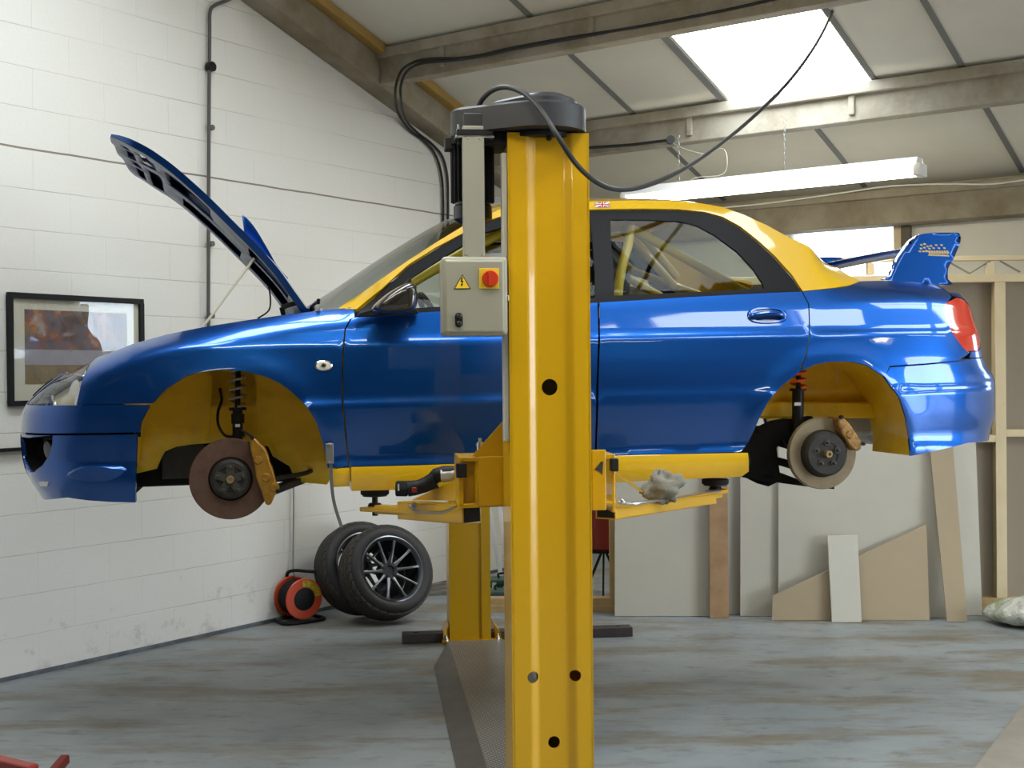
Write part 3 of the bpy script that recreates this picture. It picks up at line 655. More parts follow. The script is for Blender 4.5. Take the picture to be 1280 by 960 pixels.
# splitter lip
def sweep_strip(nm, s0, s1, z, prof, m, n=40):
    k = MB(); V = []
    ss = list(np.linspace(s0, s1, n)); pr = len(prof)
    for sg in (1, -1):
        for s in (ss[::-1] if sg < 0 else ss):
            p0 = S(s, z); nn = Sn(s, z); nn[2] = 0; nn /= np.linalg.norm(nn)
            for o_, dz in prof:
                p = p0 + nn * o_ + np.array([0, 0, dz]); V.append(p * (1, -1, 1) if sg < 0 else p)
        if sg == 1:
            pass
    m1 = n
    for b in (0, n * pr):
        Fc = [(b + i * pr + j, b + i * pr + (j + 1) % pr, b + (i + 1) * pr + (j + 1) % pr, b + (i + 1) * pr + j) for i in range(n - 1) for j in range(pr)]
        k.f += Fc; k.mi += [0] * len(Fc)
    k.v += [tuple(v) for v in V]; return k.build(nm, m, car)
0 and sweep_strip('front_splitter', .001, .62, .145, [(-.04, 0), (-.004, 0), (-.004, -.010), (-.04, -.010)], BLK)
# nose: headlights, grille panel
lamp = [lampR[0]] + lampR[1:] + [(s, zlineB + .002) for s in (.95, .8, .66, .56)] + [(.56, zlineB + .03), (.62, .60), (.72, .66), (.80, .70), (.87, .722)]
sl0 = s_of_x(-.55)
lamp = lampR[::-1] + [(lampR[0][0] - .05, .712), (lampR[0][0] - .14, .69), (lampR[0][0] - .23, .655), (lampR[0][0] - .31, .60), (lampR[0][0] - .35, .555), (lampR[0][0] - .35, zlineB + .003)]
LAMP = panel('headlight', lamp, [], GLC, car, off=.002, rim=.004, step=.03)
bez = mat('smoked lamp bezel', (.50, .46, .36), .3, .7)
for o_, sg in zip(LAMP, (-1, 1)):
    V, T = fill2d(lamp, [], .03)
    V3 = []
    cs = sum(v[0] for v in V) / len(V); cz = sum(v[1] for v in V) / len(V)
    for s, z in V:
        b = .055; p = S(s, z) - Sn(s, z) * b; V3.append(p * (1, -1, 1) if sg > 0 else p)
    k = MB(); k.add(V3, T); k.build('lamp_bowl', bez, o_)
    for ds, dz, r_ in ((.10, -.005, .062), (-.075, -.05, .05), (.175, .04, .03)):
        s = cs + ds; z = cz + dz; c = S(s, z) - Sn(s, z) * .055; n = Sn(s, z) * (.6, 1, .3) + np.array([-.5, 0, 0]); n /= np.linalg.norm(n)
        if sg > 0: c = c * (1, -1, 1); n = n * (1, -1, 1)
        k = MB(); k.lathe([(r_, .0), (r_ * .93, .0), (r_ * .75, -.02), (r_ * .3, -.035), (r_ * .25, -.01), (0, -.008)], c, n, 24); k.build('reflector', CHROME, o_)
sN = lampR[0][0] - .36
nose = [(0, zlineB + .003), (sN, zlineB + .003), (sN, .56), (sN + .03, .60), (sN + .09, .648), (sN * .5, .66), (0, .665)]
gh = [(0.001, .555), (sN * .62, .555), (sN * .7, .59), (sN * .6, .635), (0.001, .64)]
panel('nose_panel', nose, [], BLUE, car, step=.03)
panel('grille', [(0.0, .56), (sN * .55, .56), (sN * .65, .59), (sN * .5, .63), (0, .635)], [], BLK, car, off=-.006, step=.03)
lg = [(0.0, .21), (.22, .21), (.26, .26), (.26, .36), (.24, .40), (0, .40)]
panel('grille', lg, [], BLK, car, off=-.006, step=.04, label='black lower grille')
# doors
dl_top = O2([(444, 397), (480, 394.3), (521, 391), (552, 389.2), (640, 384.5), (700, 381), (746.5, 378.5)])
fd = dl_top + O2([(747.5, 400), (747.0, 440), (745.2, 500), (744.2, 540), (744, 569)]) + O2([(700, 571.5), (600, 577.5), (520, 581), (438, 583.2)]) + \
    O2([(436.5, 577), (433.5, 545), (430.0, 511), (429.0, 485), (429.0, 460), (430.8, 428), (432.5, 412), (439, 399.5)])
FDO = panel('front_door', fd, [], BLUE, car)
rd_top = O2([(749.5, 378.3), (800, 375.3), (870, 371), (950, 366.8), (1002, 364.6)])
def arch_mid(p, k):   # a point just outside the arch edge
    return p
rd = rd_top + O2([(1010, 380), (1011, 400), (1010.5, 427), (1006, 446), (1000, 460)]) + AR[:8][::-1][0:8] + O2([(926, 564.5)])[0:0] + O2([(850, 566.8), (746.5, 569)]) + O2([(746.8, 540), (747.8, 500), (749.4, 440), (749.8, 400)])
RDO = panel('rear_door', rd, [], BLUE, car)
# rear quarter panel
tl = O2([(1182.5, 378.3), (1179.5, 385), (1180, 392), (1183.7, 402), (1191.7, 418), (1203, 433.5), (1209, 439.5)])
qcrest = []
for px, py in [(1076, 352), (1100, 351), (1125, 351), (1150, 352.5), (1170, 354.5), (1188, 358)]:
    x, z = CAR.pix(px, py, -.66); qcrest.append((s_of_x(x), z))
s_ed = tl[0][0]
zq = qcrest[-1][1]
quart = O2([(1003.5, 364.8), (1040, 361), (1060, 358)]) + qcrest + [(s_ed + .06, zq - .01), (s_ed + .06, .915)] + tl[:1] + tl[1:] + [(tl[-1][0] + .01, .655)] + O2([(1198, 450.5), (1160, 454), (1112, 457.3)]) + \
    [AR[13], AR[12]] + [AR[11], AR[10], AR[9], AR[8]] + [AR[7]] + O2([(1001.5, 462), (1007.8, 446), (1012, 427), (1012.5, 400), (1011.5, 380)])
QTR = panel('quarter_panel', quart, [], BLUE, car)
# tail lights wrap round the rear corner
s2 = tl[0][0] + .30
tlamp = tl + [(tl[-1][0] + .03, .668), (tl[-1][0] + .10, .668), (s2 - .05, .70), (s2 - .02, .78), (s2 - .06, .86), (s2 - .12, .90), (tl[0][0] + .10, .912)]
TLM = panel('tail_light', tlamp, [], mat('red lens', (.55, .035, .012), .12, 0, .8), car, off=.001, step=.03)
rbt = O2([(1112.5, 459.3), (1160, 456), (1199, 452)])
rb = rbt + [(rbt[-1][0] + .1, .632), (SL, .632), (SL, .26), (SL - .35, .255)] + O2([(1210, 553.5), (1180, 561)]) + AR[::-1][:4] + [AR[13]]
RBU = panel('rear_bumper', rb, [], BLUE, car)
tp = [(tl[-1][0] + .015, .637), (SL, .637), (SL, .96), (s_ed + .07, zq - .03), (s_ed + .07, .918), (tl[0][0] + .10, .916), (s2 - .115, .904), (s2 - .055, .864), (s2 - .015, .78), (s2 - .045, .697), (tl[-1][0] + .10, .664), (tl[-1][0] + .03, .664)]
panel('boot_lid', tp, [], BLUE, car, label='blue rear face of the boot')
# sills
s_sf, s_sr = solve(411, 600)[0], solve(934, 590)[0]
sill = O2([(411, 586.5), (437, 584.6), (437, 608)]) + O2([(413, 609)])
panel('fender', sill, [], YCAR, car, label='yellow lower corner of the blue fender')
sill = O2([(438.5, 584.4), (520, 582.2), (600, 579), (700, 573), (800, 569.2), (934, 566.5), (935, 588), (926, 594), (700, 604.5), (560, 609), (438.5, 612)])
panel('sill', sill, [], YCAR, car, off=-.012, rim=.04, step=.035)
# greenhouse
dlo_low = O2([(1000, 366), (950, 368.2), (870, 372.4), (749, 379.8), (640, 386.2), (552, 390.8), (480, 396), (449, 395.5)])
dlo_up = O2([(449, 386.5), (480, 361), (511, 333), (545, 311), (580, 292), (605, 279.5), (625, 272), (680, 264.5), (740, 262.6), (805.6, 261.6), (849, 262.5), (880, 265.8), (902, 271.7), (923.8, 283.8), (945.6, 301), (967.5, 321), (989, 345), (1001.5, 363.5)])
gR = O2([(768.4, 368.8), (767, 330), (764, 300), (763.5, 273.5), (805.6, 273.8), (849.4, 275.8), (871, 281), (893, 292.6), (921.6, 313.4), (941, 334), (953, 351.8), (956, 360)])
gF = O2([(495, 385.8), (515, 346), (549, 324), (581, 304), (608, 289), (640, 280), (690, 274.5), (738, 273.5), (741, 300), (744, 340), (744.5, 371.2), (640, 377.2), (552, 382.5)])
TRIM = mat('black window trim', (.008, .008, .009), .42, spec=.12)
WTR = panel('window_trim', dlo_low + dlo_up, [gR, gF], TRIM, car, off=.006, rim=.012, step=.03)
for gg in (gR, gF): panel('door_window', gg, [], GL, car, off=.010, rim=0, step=.06)
# yellow cant rail and rear pillar
sil = [(423, 386), (428, 381.5), (455, 364), (511, 325), (545, 303), (579, 282.5), (600, 272), (625, 261.5), (655, 256.5), (690, 253.6), (735, 251.8), (790, 250.6), (838, 251.0), (871, 253.4), (902, 258.6), (930, 268.4), (958.8, 281.6), (989, 298), (1020, 316.6), (1045, 334), (1060, 343.5), (1075, 351.5)]
SILR = O2(sil)
dlo_up2 = O2([(445.5, 386.3), (478, 360), (509.5, 331.3), (544, 309.6), (579.5, 290.7), (604, 278), (625, 270.6), (680, 263.3), (740, 261.6), (805.6, 260.6), (849.4, 261.4), (880.6, 264.6), (903, 270.6), (925, 282.6), (947, 300), (969, 320), (990.5, 344), (1003, 363.6)])
rail = SILR + O2([(1060, 357), (1040, 360), (1003.5, 363.9)]) + dlo_up2[::-1][1:]
RAIL = panel('roof_pillar', rail, [], YCAR, car, off=.0, step=.03)
# cross-car lofts between the two silhouette lines: windscreen, roof, rear window, deck
def loft(nm, P, bul, m, n=14, inset=0.0, rim=.01, cr=lambda u: 0, y0=1.0):
    """P: list of near-side points; bul(i): (forward, up) bulge at the centre line"""
    k = MB(); V = []
    for i, p in enumerate(P):
        bx, bz = bul(i / (len(P) - 1))
        for j in range(n + 1):
            t = -1 + 2 * j / n; c = 1 - t * t
            V.append((p[0] + bx * c, abs(p[1]) * t, p[2] + bz * c - inset))
    Fc = [(i * (n + 1) + j, i * (n + 1) + j + 1, (i + 1) * (n + 1) + j + 1, (i + 1) * (n + 1) + j) for i in range(len(P) - 1) for j in range(n)]
    k.add(V, Fc); o = k.build(nm, m, car, sharp=60); return o
S3 = [S(*q) for q in SILR]
S3s = smooth_path(S3, 3)
i_ws = 3 * 6; i_bl = 3 * 14
loft('windscreen', S3s[:i_ws + 1], lambda u: (-.13 + .07 * u, .03 + .03 * u), GLS)
loft('roof', S3s[i_ws:i_bl + 1], lambda u: (-.06 + .12 * u, .06 * (1 - abs(2 * u - 1) ** 3) * .6 + .03), YCAR)
loft('rear_window', S3s[i_bl:], lambda u: (.06 + .05 * u, .03 - .01 * u), GL)
q3 = [S(*q) for q in qcrest]; q3 = [S3s[-1]] + q3 + [S(s_ed + .07, zq - .03)]
loft('boot_lid', q3, lambda u: (.02 + .10 * u, .006), BLUE)
# windscreen base / cowl
k = MB(); a = S3[0]
for sg in (-1, 1): pass
k.box((a[0] - .14, -.66, a[2] - .06), (a[0] + .02, .66, a[2] - .01)); k.build('cowl_panel', BLK, car, smooth=False, bevel=.01)
for y_ in (-.42, .12):
    k = MB(); b0 = np.array([a[0] - .10, y_, a[2] - .01])
    k.tube([b0, b0 + (.0, -.06, .035), b0 + (.02, -.3 if y_ < 0 else -.35, .045)], .008, 8); k.tube([b0 + (.0, .18, .035), b0 + (.015, -.12, .05), b0 + (.02, -.30, .035)], .007, 6)
    k.lathe([(.02, 0), (.02, .03), (0, .035)], b0 - (0, 0, .02), (0, 0, 1), 12); k.build('wiper', BLKG, car)
# ---- wheel arches, inner wings, floor
def mirror_build(fn, names=None):
    for sg in (-1, 1): fn(sg)
def my(P, sg): return [np.array(p) * (1, -sg, 1) for p in P]      # near side is y<0
A3F = [S(*q) for q in AF]; A3R = [S(*q) for q in AR]
def arch_tunnel(sg, pts, yin, m, cx, cz, ex=1.03):
    k = MB(); V = []
    P = smooth_path(pts, 3)
    for p in P:
        q = np.array([cx + (p[0] - cx) * ex, p[1] + .012, cz + (p[2] - cz) * ex]); V += [q, np.array([q[0], yin, q[2]])]
    k.add(my(V, sg), [(2 * i, 2 * i + 2, 2 * i + 3, 2 * i + 1) for i in range(len(P) - 1)])
    return k.build('wheel_arch', m, car)
for sg in (-1, 1):
    tf = arch_tunnel(sg, A3F[1:], -.43, YARCH, 0, .2)
    tr = arch_tunnel(sg, A3R[1:], -.46, YARCH, 2.54, .2)
    # front inner wing wall: yellow down to an uneven lower edge
    low = [(171, 592), (196, 586), (201, 574), (206, 564.5), (220, 558.6), (239, 555.7), (262, 554), (300, 553), (335, 558), (341, 570.5), (355, 579), (362, 583), (366, 593), (376, 603), (409, 606)]
    L_ = [CAR.pix(a, b, -.44) for a, b in low]
    up = [(x, z) for x, z in [(.47, .30), (.47, .55), (.35, .72), (0, .76), (-.36, .70), (-.47, .45)]]
    V, T = fill2d(L_ + up, [], .08)
    k = MB(); k.add(my([(x, -.435, z) for x, z in V], sg), T)
    k.box(*[tuple(q) for q in ((-.10, -.435 if sg < 0 else .36, .50), (.10, -.36 if sg < 0 else .435, .76))])
    o = k.build('inner_wing', YARCH, car); s_ = o.modifiers.new('t', 'SOLIDIFY'); s_.thickness = .004
    # seam rails pressed in the wall
    k = MB(); k.tube(my([CAR.pix3(175, 533, -.43), CAR.pix3(262, 535, -.43)], sg), .006, 6); k.tube(my([CAR.pix3(263, 470, -.43), CAR.pix3(262, 535, -.43), CAR.pix3(258, 552, -.43)], sg), .008, 6); k.build('seam', YARCH, o)
    # rear inner wall and the rail across it
    up = [CAR.pix(a, b, -.47) for a, b in [(915, 548), (925, 520), (950, 470), (1000, 440), (1060, 435), (1110, 450), (1140, 480), (1150, 540), (1146, 567), (1128, 566), (1118, 545), (1112, 520), (1108, 503), (960, 503)]]
    V, T = fill2d(up, [], .08); k = MB(); k.add(my([(x, -.46, z) for x, z in V], sg), T); o = k.build('rear_inner_wing', YARCH, car); s_ = o.modifiers.new('t', 'SOLIDIFY'); s_.thickness = .004
    R_ = [CAR.pix3(a, b, -.52) for a, b in [(948, 502), (1110, 503), (1114, 523), (940, 523), (935, 512)]]
    k = MB(); k.prism(my(R_, sg), (0, .08 * -sg, 0)); k.build('chassis_rail', YARCH, car, bevel=.01)
    # seam sealer strip
    k = MB(); k.bar(*my([CAR.pix3(1045, 459, -.455), CAR.pix3(1045, 481, -.455)], sg), .012, .006); k.build('seam', mat('seam sealer', (.7, .6, .35), .5), car)
# engine, gearbox and subframe seen as dark mass under the arches
k = MB(); k.prism([(-.50, -.38, .165), (.50, -.38, .165), (.56, -.38, .30), (.40, -.38, .42), (.1, -.38, .5), (-.25, -.38, .5), (-.50, -.38, .40)], (0, .76, 0)); k.build('engine', UNDER, car, smooth=False, bevel=.03)
k = MB(); k.box((.45, -.74, .19), (2.20, .74, .24)); k.box((.9, -.16, .15), (2.3, .16, .25)); k.box((2.2, -.46, .20), (2.42, .46, .34)); k.box((2.70, -.44, .40), (3.35, .44, .47)); k.build('floor_pan', UNDER, car, smooth=False, bevel=.01)
k = MB(); k.box((-.66, -.45, .15), (-.40, .45, .18)); k.box((-.80, -.40, .3), (-.72, .40, .36)); k.box((-.72, -.42, .18), (-.66, .42, .62)); k.build('undertray', UNDER, car, smooth=False)
k = MB(); k.lathe([(.0, -.32), (.10, -.32), (.115, -.30), (.115, .30), (.10, .32), (0, .32)], (3.05, .0, .34), (0, 1, 0), 24); k.tube([(2.3, .05, .22), (2.6, .05, .3), (2.9, .0, .30), (3.05, 0, .32)], .03, 12); k.build('exhaust', GALV, car)
k = MB(); k.box((2.78, -.455, .285), (2.99, -.10, .40)); k.build('silencer', mat('grey silencer', (.33, .33, .32), .45, .4), car, smooth=False, bevel=.02)
# bulkheads
k = MB(); k.box((.44, -.70, .2), (.47, .70, .84)); k.build('bulkhead', YARCH, car, smooth=False)
k = MB(); k.box((2.06, -.6, .25), (2.09, .6, .86)); k.build('bulkhead', YARCH, car, smooth=False)
k = MB(); k.box((-.58, -.55, .58), (-.55, .55, .62)); k.box((-.40, -.66, .695), (.40, -.60, .735)); k.box((-.40, .60, .695), (.40, .66, .735)); k.build('inner_wing', BLUE, car, smooth=False, bevel=.008)
k = MB(); k.box((-.45, -.3, .5), (.15, .3, .68)); k.box((-.2, -.28, .68), (.1, .28, .74)); k.build('engine', DARKM, car, smooth=False, bevel=.02)
# ---- brakes and suspension
def disc(sg, c, Rr, rim_r, hat, hatr, mdisc, front):
    c = np.array(c); ax = np.array([0, -1.0, 0]) if sg < 0 else np.array([0, 1.0, 0]); c = c * (1, -sg, 1)
    k = MB(); k.lathe([(rim_r, 0), (Rr - .003, 0), (Rr, -.003), (Rr, -.008), (Rr - .006, -.010), (Rr - .006, -.018), (Rr, -.020), (Rr, -.027), (Rr - .003, -.03), (rim_r, -.03)], c, ax, 64, closed=True)
    d_ = k.build('brake_disc', mdisc, car, sharp=30)
    k = MB(); k.lathe([(rim_r + .006, -.02), (hatr + .004, 0.0), (hatr, hat * .75), (hatr - .01, hat), (.052, hat), (.05, hat - .004), (0, hat - .004)], c, ax, 48); k.build('disc_bell', DARKM, d_, sharp=30)
    k = MB()
    for i in range(5):
        a = 2 * math.pi * i / 5 + .3; p = c + np.array([math.cos(a) * .05, 0, math.sin(a) * .05])
        k.lathe([(.014, 0), (.014, hat + .002), (.0, hat + .002)], p, ax, 12)
        q = c + np.array([math.cos(a) * .050, 0, math.sin(a) * .050])
        k.lathe([(.0065, 0), (.0065, hat + .018), (.004, hat + .02), (0, hat + .02)], q, ax, 10)
    if front: 
        for i in range(5):
            a = 2 * math.pi * i / 5 + .3; k.bar(c + ax * hat, c + ax * hat + np.array([math.cos(a) * .062, 0, math.sin(a) * .062]), .03, .008, (0, 1, 0))
    k.build('wheel_studs', mat('hub grey', (.055, .05, .042), .55, .3), d_, sharp=30)
    k = MB(); k.lathe([(.017, hat - .01), (.017, hat + .016), (.014, hat + .022), (.009, hat + .022), (.009, hat + .012), (0, hat + .012)], c, ax, 20); k.build('hub_nut', mat('brass hub nut', (.5, .38, .2), .35, .8), d_)
    return d_
fc = CAR.pix3(288.2, 598.6, -.74); rc = CAR.pix3(1028.6, 566.8, -.72)
calF = [(x / 4.175 + 160, y / 4.175 + 440) for x, y in [(632, 456), (648, 448), (668, 450), (690, 478), (705, 490), (722, 512), (735, 545), (742, 580), (757, 610), (766, 650), (778, 690), (780, 725), (760, 765), (745, 800), (722, 800), (706, 765), (695, 725), (680, 690), (668, 650), (660, 600), (652, 560), (640, 515)]]
calR = [(x / 3.765 + 920, y / 3.765 + 440) for x, y in [(480, 312), (495, 306), (512, 312), (530, 330), (548, 352), (565, 380), (580, 402), (596, 432), (590, 455), (578, 468), (560, 462), (540, 445), (520, 415), (500, 385), (486, 350)]]
def caliper(sg, pts, y0, y1, m):
    P = [CAR.pix3(a, b, y0) for a, b in pts]; k = MB(); V, T = fill2d([(p[0], p[2]) for p in P], [], .03)
    c = np.mean(np.array(P), axis=0)
    k.prism(my(P, sg), (0, (y1 - y0) * -sg, 0)); o = k.build('brake_caliper', m, car, sharp=40, bevel=.008, seg=3)
    # raised cylinders and bolts
    n = len(pts); k = MB()
    mid = [(np.array(P[i]) + np.array(P[n - 1 - i])) / 2 for i in range(2, n // 2 - 1)]
    for q in mid[1::3]: k.lathe([(.021, -.012), (.020, -.002), (.014, .005), (0, .006)], *my([q, (0, -1, 0)], sg), 14)
    k.build('piston_housing', m, o)
    k = MB(); e = my([P[1], P[n // 2]], sg)
    for q in e: k.lathe([(.008, -.01), (.008, .012), (0, .012)], q + np.array([0, 0, 0]), my([(0, -1, 0)], sg)[0], 8)
    if front_: k.tube(my([P[1] + (0, .01, .005), P[1] + (-.04, .03, .03), CAR.pix3(305, 545, -.62)], sg), .005, 6)
    k.build('brake_line', BLK, o)
def spring(k, p0, p1, r, wr, turns, sg):
    p0, p1 = np.array(p0), np.array(p1); x, y, d = basis(p1 - p0); n = int(turns * 20); L = np.linalg.norm(p1 - p0)
    k.tube([p0 + d * L * i / n + (x * math.cos(i * 2 * math.pi / 20) + y * math.sin(i * 2 * math.pi / 20)) * r for i in range(n + 1)], wr, 8)
for sg in (-1, 1):
    disc(sg, fc, .163, .088, .032, .078, RUSTD, True)
    disc(sg, rc, .158, .105, .046, .098, BRASSD, False)
    front_ = True; caliper(sg, calF, -.795, -.665, GOLD)
    front_ = False; caliper(sg, calR, -.775, -.65, mat('dirty gold caliper', (.40, .22, .06), .5, .3, noise=(40, .9, (.08, .04, .02))))
    # front strut
    y = -.60; a = CAR.pix3(297, 560, y); b_ = CAR.pix3(297, 511, y); c_ = CAR.pix3(297.5, 467, y - .01); t_ = CAR.pix3(298, 440, y + .01)
    k = MB(); k.tube(my([a, b_], sg), .021, 16); k.tube(my([b_, t_], sg), .011, 12); k.lathe([(.036, -.006), (.036, .006)], my([b_], sg)[0], (0, 0, 1), 20); k.lathe([(.027, -.06), (.027, -.02)], my([b_], sg)[0], (0, 0, 1), 20)
    st = k.build('suspension_strut', BLK, car, sharp=40)
    k = MB(); spring(k, *my([b_ + (0, 0, .008), t_], sg), .032, .0055, 6, sg); k.build('coil_spring', mat('grey spring', (.30, .30, .31), .35, .6), st)
    k = MB(); k.bar(*my([CAR.pix3(294, 532, y - .022), CAR.pix3(300, 532, y - .022)], sg), .004, .012); k.build('strut_label', mat('white label', (.7, .7, .7), .5), st, smooth=False)
    k = MB(); k.tube(my(smooth_path([CAR.pix3(275, 486, -.45), CAR.pix3(277, 500, -.50), CAR.pix3(272.5, 515, -.55), CAR.pix3(273, 531, -.6), CAR.pix3(281, 544, -.62), CAR.pix3(291, 546, -.6)], 5), sg), .006, 8); k.build('brake_hose', BLK, car)
    k = MB(); k.box((-.05, -.70, .08), (.05, -.58, .36)) if sg < 0 else k.box((-.05, .58, .08), (.05, .70, .36))
    hb = my([(0, -.66, .10), (-.02, -.38, .19)], sg); k.bar(hb[0], hb[1], .06, .03)
    hb = my([(0, -.66, .10), (.30, -.38, .18)], sg); k.bar(hb[0], hb[1], .05, .03)
    hb = my([(0, -.68, .215), (0, -.36, .24)], sg); k.tube(hb, .016, 10)
    k.tube(my(smooth_path([(.02, -.62, .16), (.18, -.60, .20), (.30, -.5, .21), (.34, -.3, .22)], 4), sg), .011, 8)
    hb = my([CAR.pix3(206, 566, -.41), CAR.pix3(240, 588, -.41)], sg)
    k.box(*((-.30, -.42, .20), (-.12, -.37, .36)) if sg < 0 else ((-.30, .37, .20), (-.12, .42, .36)))
    k.build('suspension_arm', DARKM, car, smooth=False, bevel=.008)
    # rear strut
    y = -.60; a = CAR.pix3(997, 545, y); b_ = CAR.pix3(997.5, 487, y); t_ = CAR.pix3(999, 440, y)
    k = MB(); k.tube(my([a, b_], sg), .026, 16); k.tube(my([b_, t_], sg), .011, 12); k.lathe([(.038, -.006), (.038, .006)], my([b_], sg)[0], (0, 0, 1), 20); st = k.build('suspension_strut', BLK, car, sharp=40)
    k = MB(); spring(k, *my([b_ + (0, 0, .008), t_], sg), .033, .007, 5, sg); k.build('coil_spring', mat('orange spring', (.75, .11, .01), .35), st)
    k = MB(); k.bar(*my([CAR.pix3(993, 505, y - .026), CAR.pix3(1001, 505, y - .026)], sg), .004, .014); k.build('strut_label', mat('white label', (.7, .7, .7), .5), st, smooth=False)
    # rear trailing arm plate, upright and lateral links, all black
    P = [CAR.pix3(u, v, -.56) for u, v in [(922, 562), (936, 545), (950, 533), (965, 526), (982, 523), (990, 524), (1012, 520), (1020, 530), (1020, 560), (1012, 565), (986, 560), (976, 545), (968, 560), (972, 590), (996, 599), (1040, 604), (1040, 611), (1000, 607), (935, 598), (925, 596)]]
    k = MB(); V, T = fill2d([(p[0], p[2]) for p in P], [], .06); k.add(my([(x, -.56, z) for x, z in V], sg), T)
    o = k.build('trailing_arm', UNDER, car); s_ = o.modifiers.new('t', 'SOLIDIFY'); s_.thickness = .05; s_.offset = 0
    k = MB(); k.tube(my([rc + (0, .02, 0), (2.54, -.45, .24), (2.54, 0, .27)], sg), .02, 12); hb = my([rc + (0, .04, -.09), (2.5, -.15, .18)], sg); k.bar(hb[0], hb[1], .04, .03)
    hb = my([rc + (0, .05, -.06), rc + (0, .05, .10)], sg); k.bar(hb[0], hb[1], .09, .06, (0, 1, 0)); k.build('suspension_arm', UNDER, car, smooth=False, bevel=.006)
# ---- bonnet, raised
topE = [(386, 389), (366, 361), (346.8, 334.3), (319.7, 304.5), (298, 282.8), (260, 244.9), (222, 211), (200.5, 194.7), (184, 184), (165, 174.4), (150, 169.3), (139, 167.5)]
yE = np.interp(range(len(topE)), [0, 5, 9, 11], [-.66, -.66, -.60, -.52])
E3 = smooth_path([CAR.pix3(a, b, y) for (a, b), y in zip(topE, yE)], 3)
nu = len(E3); nv = 20
tE = np.gradient(np.array(E3)[:, [0, 2]], axis=0); tE /= np.linalg.norm(tE, axis=1)[:, None]
def BS(i, v, off=0.0):
    p = E3[i]; t = tE[i]; n = np.array([t[1], 0, -t[0]]) * 1.0     # outward: up and to the rear
    if n[2] < 0: n = -n
    u = i / (nu - 1); w = abs(p[1]); c = 1 - v * v
    q = np.array([p[0], 0, p[2]]) + n * (.035 * c * (1 - .5 * u) - off) + np.array([t[0], 0, t[1]]) * (.03 * c * sstep(.6, 1, u))
    q[1] = w * v; return q
vs = np.linspace(-1, 1, nv + 1)
k = MB(); V = [BS(i, v) for i in range(nu) for v in vs]; m_ = nv + 1
k.add(V, [(i * m_ + j, i * m_ + j + 1, (i + 1) * m_ + j + 1, (i + 1) * m_ + j) for i in range(nu - 1) for j in range(nv)])
bon = k.build('bonnet', BLUE, car, sharp=50)
# edge flange and inner frame
ring = [(i, -1) for i in range(nu)] + [(nu - 1, v) for v in vs[1:]] + [(i, 1) for i in range(nu - 2, -1, -1)] + [(0, v) for v in vs[::-1][1:-1]]
k = MB(); V = []
for i, v in ring: V += [BS(i, v), BS(i, v * (1.0 if abs(v) < 1 else .985), .026 - .016 * sstep(.75, 1, i / (nu - 1)))]
n_ = len(ring); k.add(V, [(2 * i, 2 * ((i + 1) % n_), 2 * ((i + 1) % n_) + 1, 2 * i + 1) for i in range(n_)]); k.build('bonnet_flange', BLUE, bon)
def inner_poly(u0, u1, v0, v1):
    return [(u0, v0), (u1, v0), (u1, v1), (u0, v1)]
holes = [inner_poly(.08, .30, -.78, -.42), inner_poly(.08, .30, .42, .78), inner_poly(.36, .58, -.80, -.50), inner_poly(.36, .58, .50, .80), inner_poly(.10, .32, -.3, .3), inner_poly(.46, .66, -.36, .36), inner_poly(.72, .80, -.8, -.1), inner_poly(.72, .80, .1, .8),
         inner_poly(.84, .90, -.75, -.45), inner_poly(.84, .90, -.35, -.05), inner_poly(.84, .90, .05, .35), inner_poly(.84, .90, .45, .75)]
V, T = fill2d([(0, -.985), (1, -.985), (1, .985), (0, .985)], holes, .06)
def BSu(u, v, off): i = u * (nu - 1); a = int(min(i, nu - 2)); f = i - a; return BS(a, v, off) * (1 - f) + BS(a + 1, v, off) * f
k = MB(); k.add([BSu(u, v, .026 - .016 * sstep(.75, 1, u) + .004 * math.cos(v * 9)) for u, v in V], T); o = k.build('bonnet_frame', mat('satin blue paint', (.03, .06, .16), .35, .2), bon, sharp=60); s_ = o.modifiers.new('t', 'SOLIDIFY'); s_.thickness = .006
# scoop
sc_prof = [(x / 3.69 + 130, y / 3.69 + 150) for x, y in [(632, 497), (640, 430), (665, 448), (700, 492), (740, 560), (770, 615), (795, 662), (835, 712)]]
P = [CAR.pix3(a, b, -.26) for a, b in sc_prof]
k = MB(); top = smooth_path(P[1:], 3); V = []
for i, p in enumerate(top):
    u = i / (len(top) - 1)
    for j in range(9):
        v = -1 + j / 4; c = abs(v) ** 4
        base = CAR.pix3(*(np.array(sc_prof[0]) + (np.array(sc_prof[-1]) - np.array(sc_prof[0])) * u), -.26)
        q = p * (1 - c * .12) + base * (c * .12); V.append((q[0], .26 * v * (1 - .12 * u), q[2]))
k.add(V, [(i * 9 + j, i * 9 + j + 1, (i + 1) * 9 + j + 1, (i + 1) * 9 + j) for i in range(len(top) - 1) for j in range(8)])
for sg in (-1, 1):
    n0 = len(k.v); base = [CAR.pix3(*(np.array(sc_prof[0]) + (np.array(sc_prof[-1]) - np.array(sc_prof[0])) * i / (len(top) - 1)), -.26) for i in range(len(top))]
    VV = []
    for i, p in enumerate(top):
        u = i / (len(top) - 1); q = p * .88 + base[i] * .12; yy = .26 * sg * (1 - .12 * u); dn = (base[i] - p); dn = dn / max(np.linalg.norm(dn), 1e-6)
        VV += [(q[0], yy, q[2]), (base[i][0] + .02 * .7, yy, base[i][2] - .02 * .7)]
    k.add(VV, [(2 * i, 2 * i + 2, 2 * i + 3, 2 * i + 1) for i in range(len(top) - 1)])
sc = k.build('bonnet_scoop', BLUE, bon, sharp=55); s_ = sc.modifiers.new('t', 'SOLIDIFY'); s_.thickness = .005
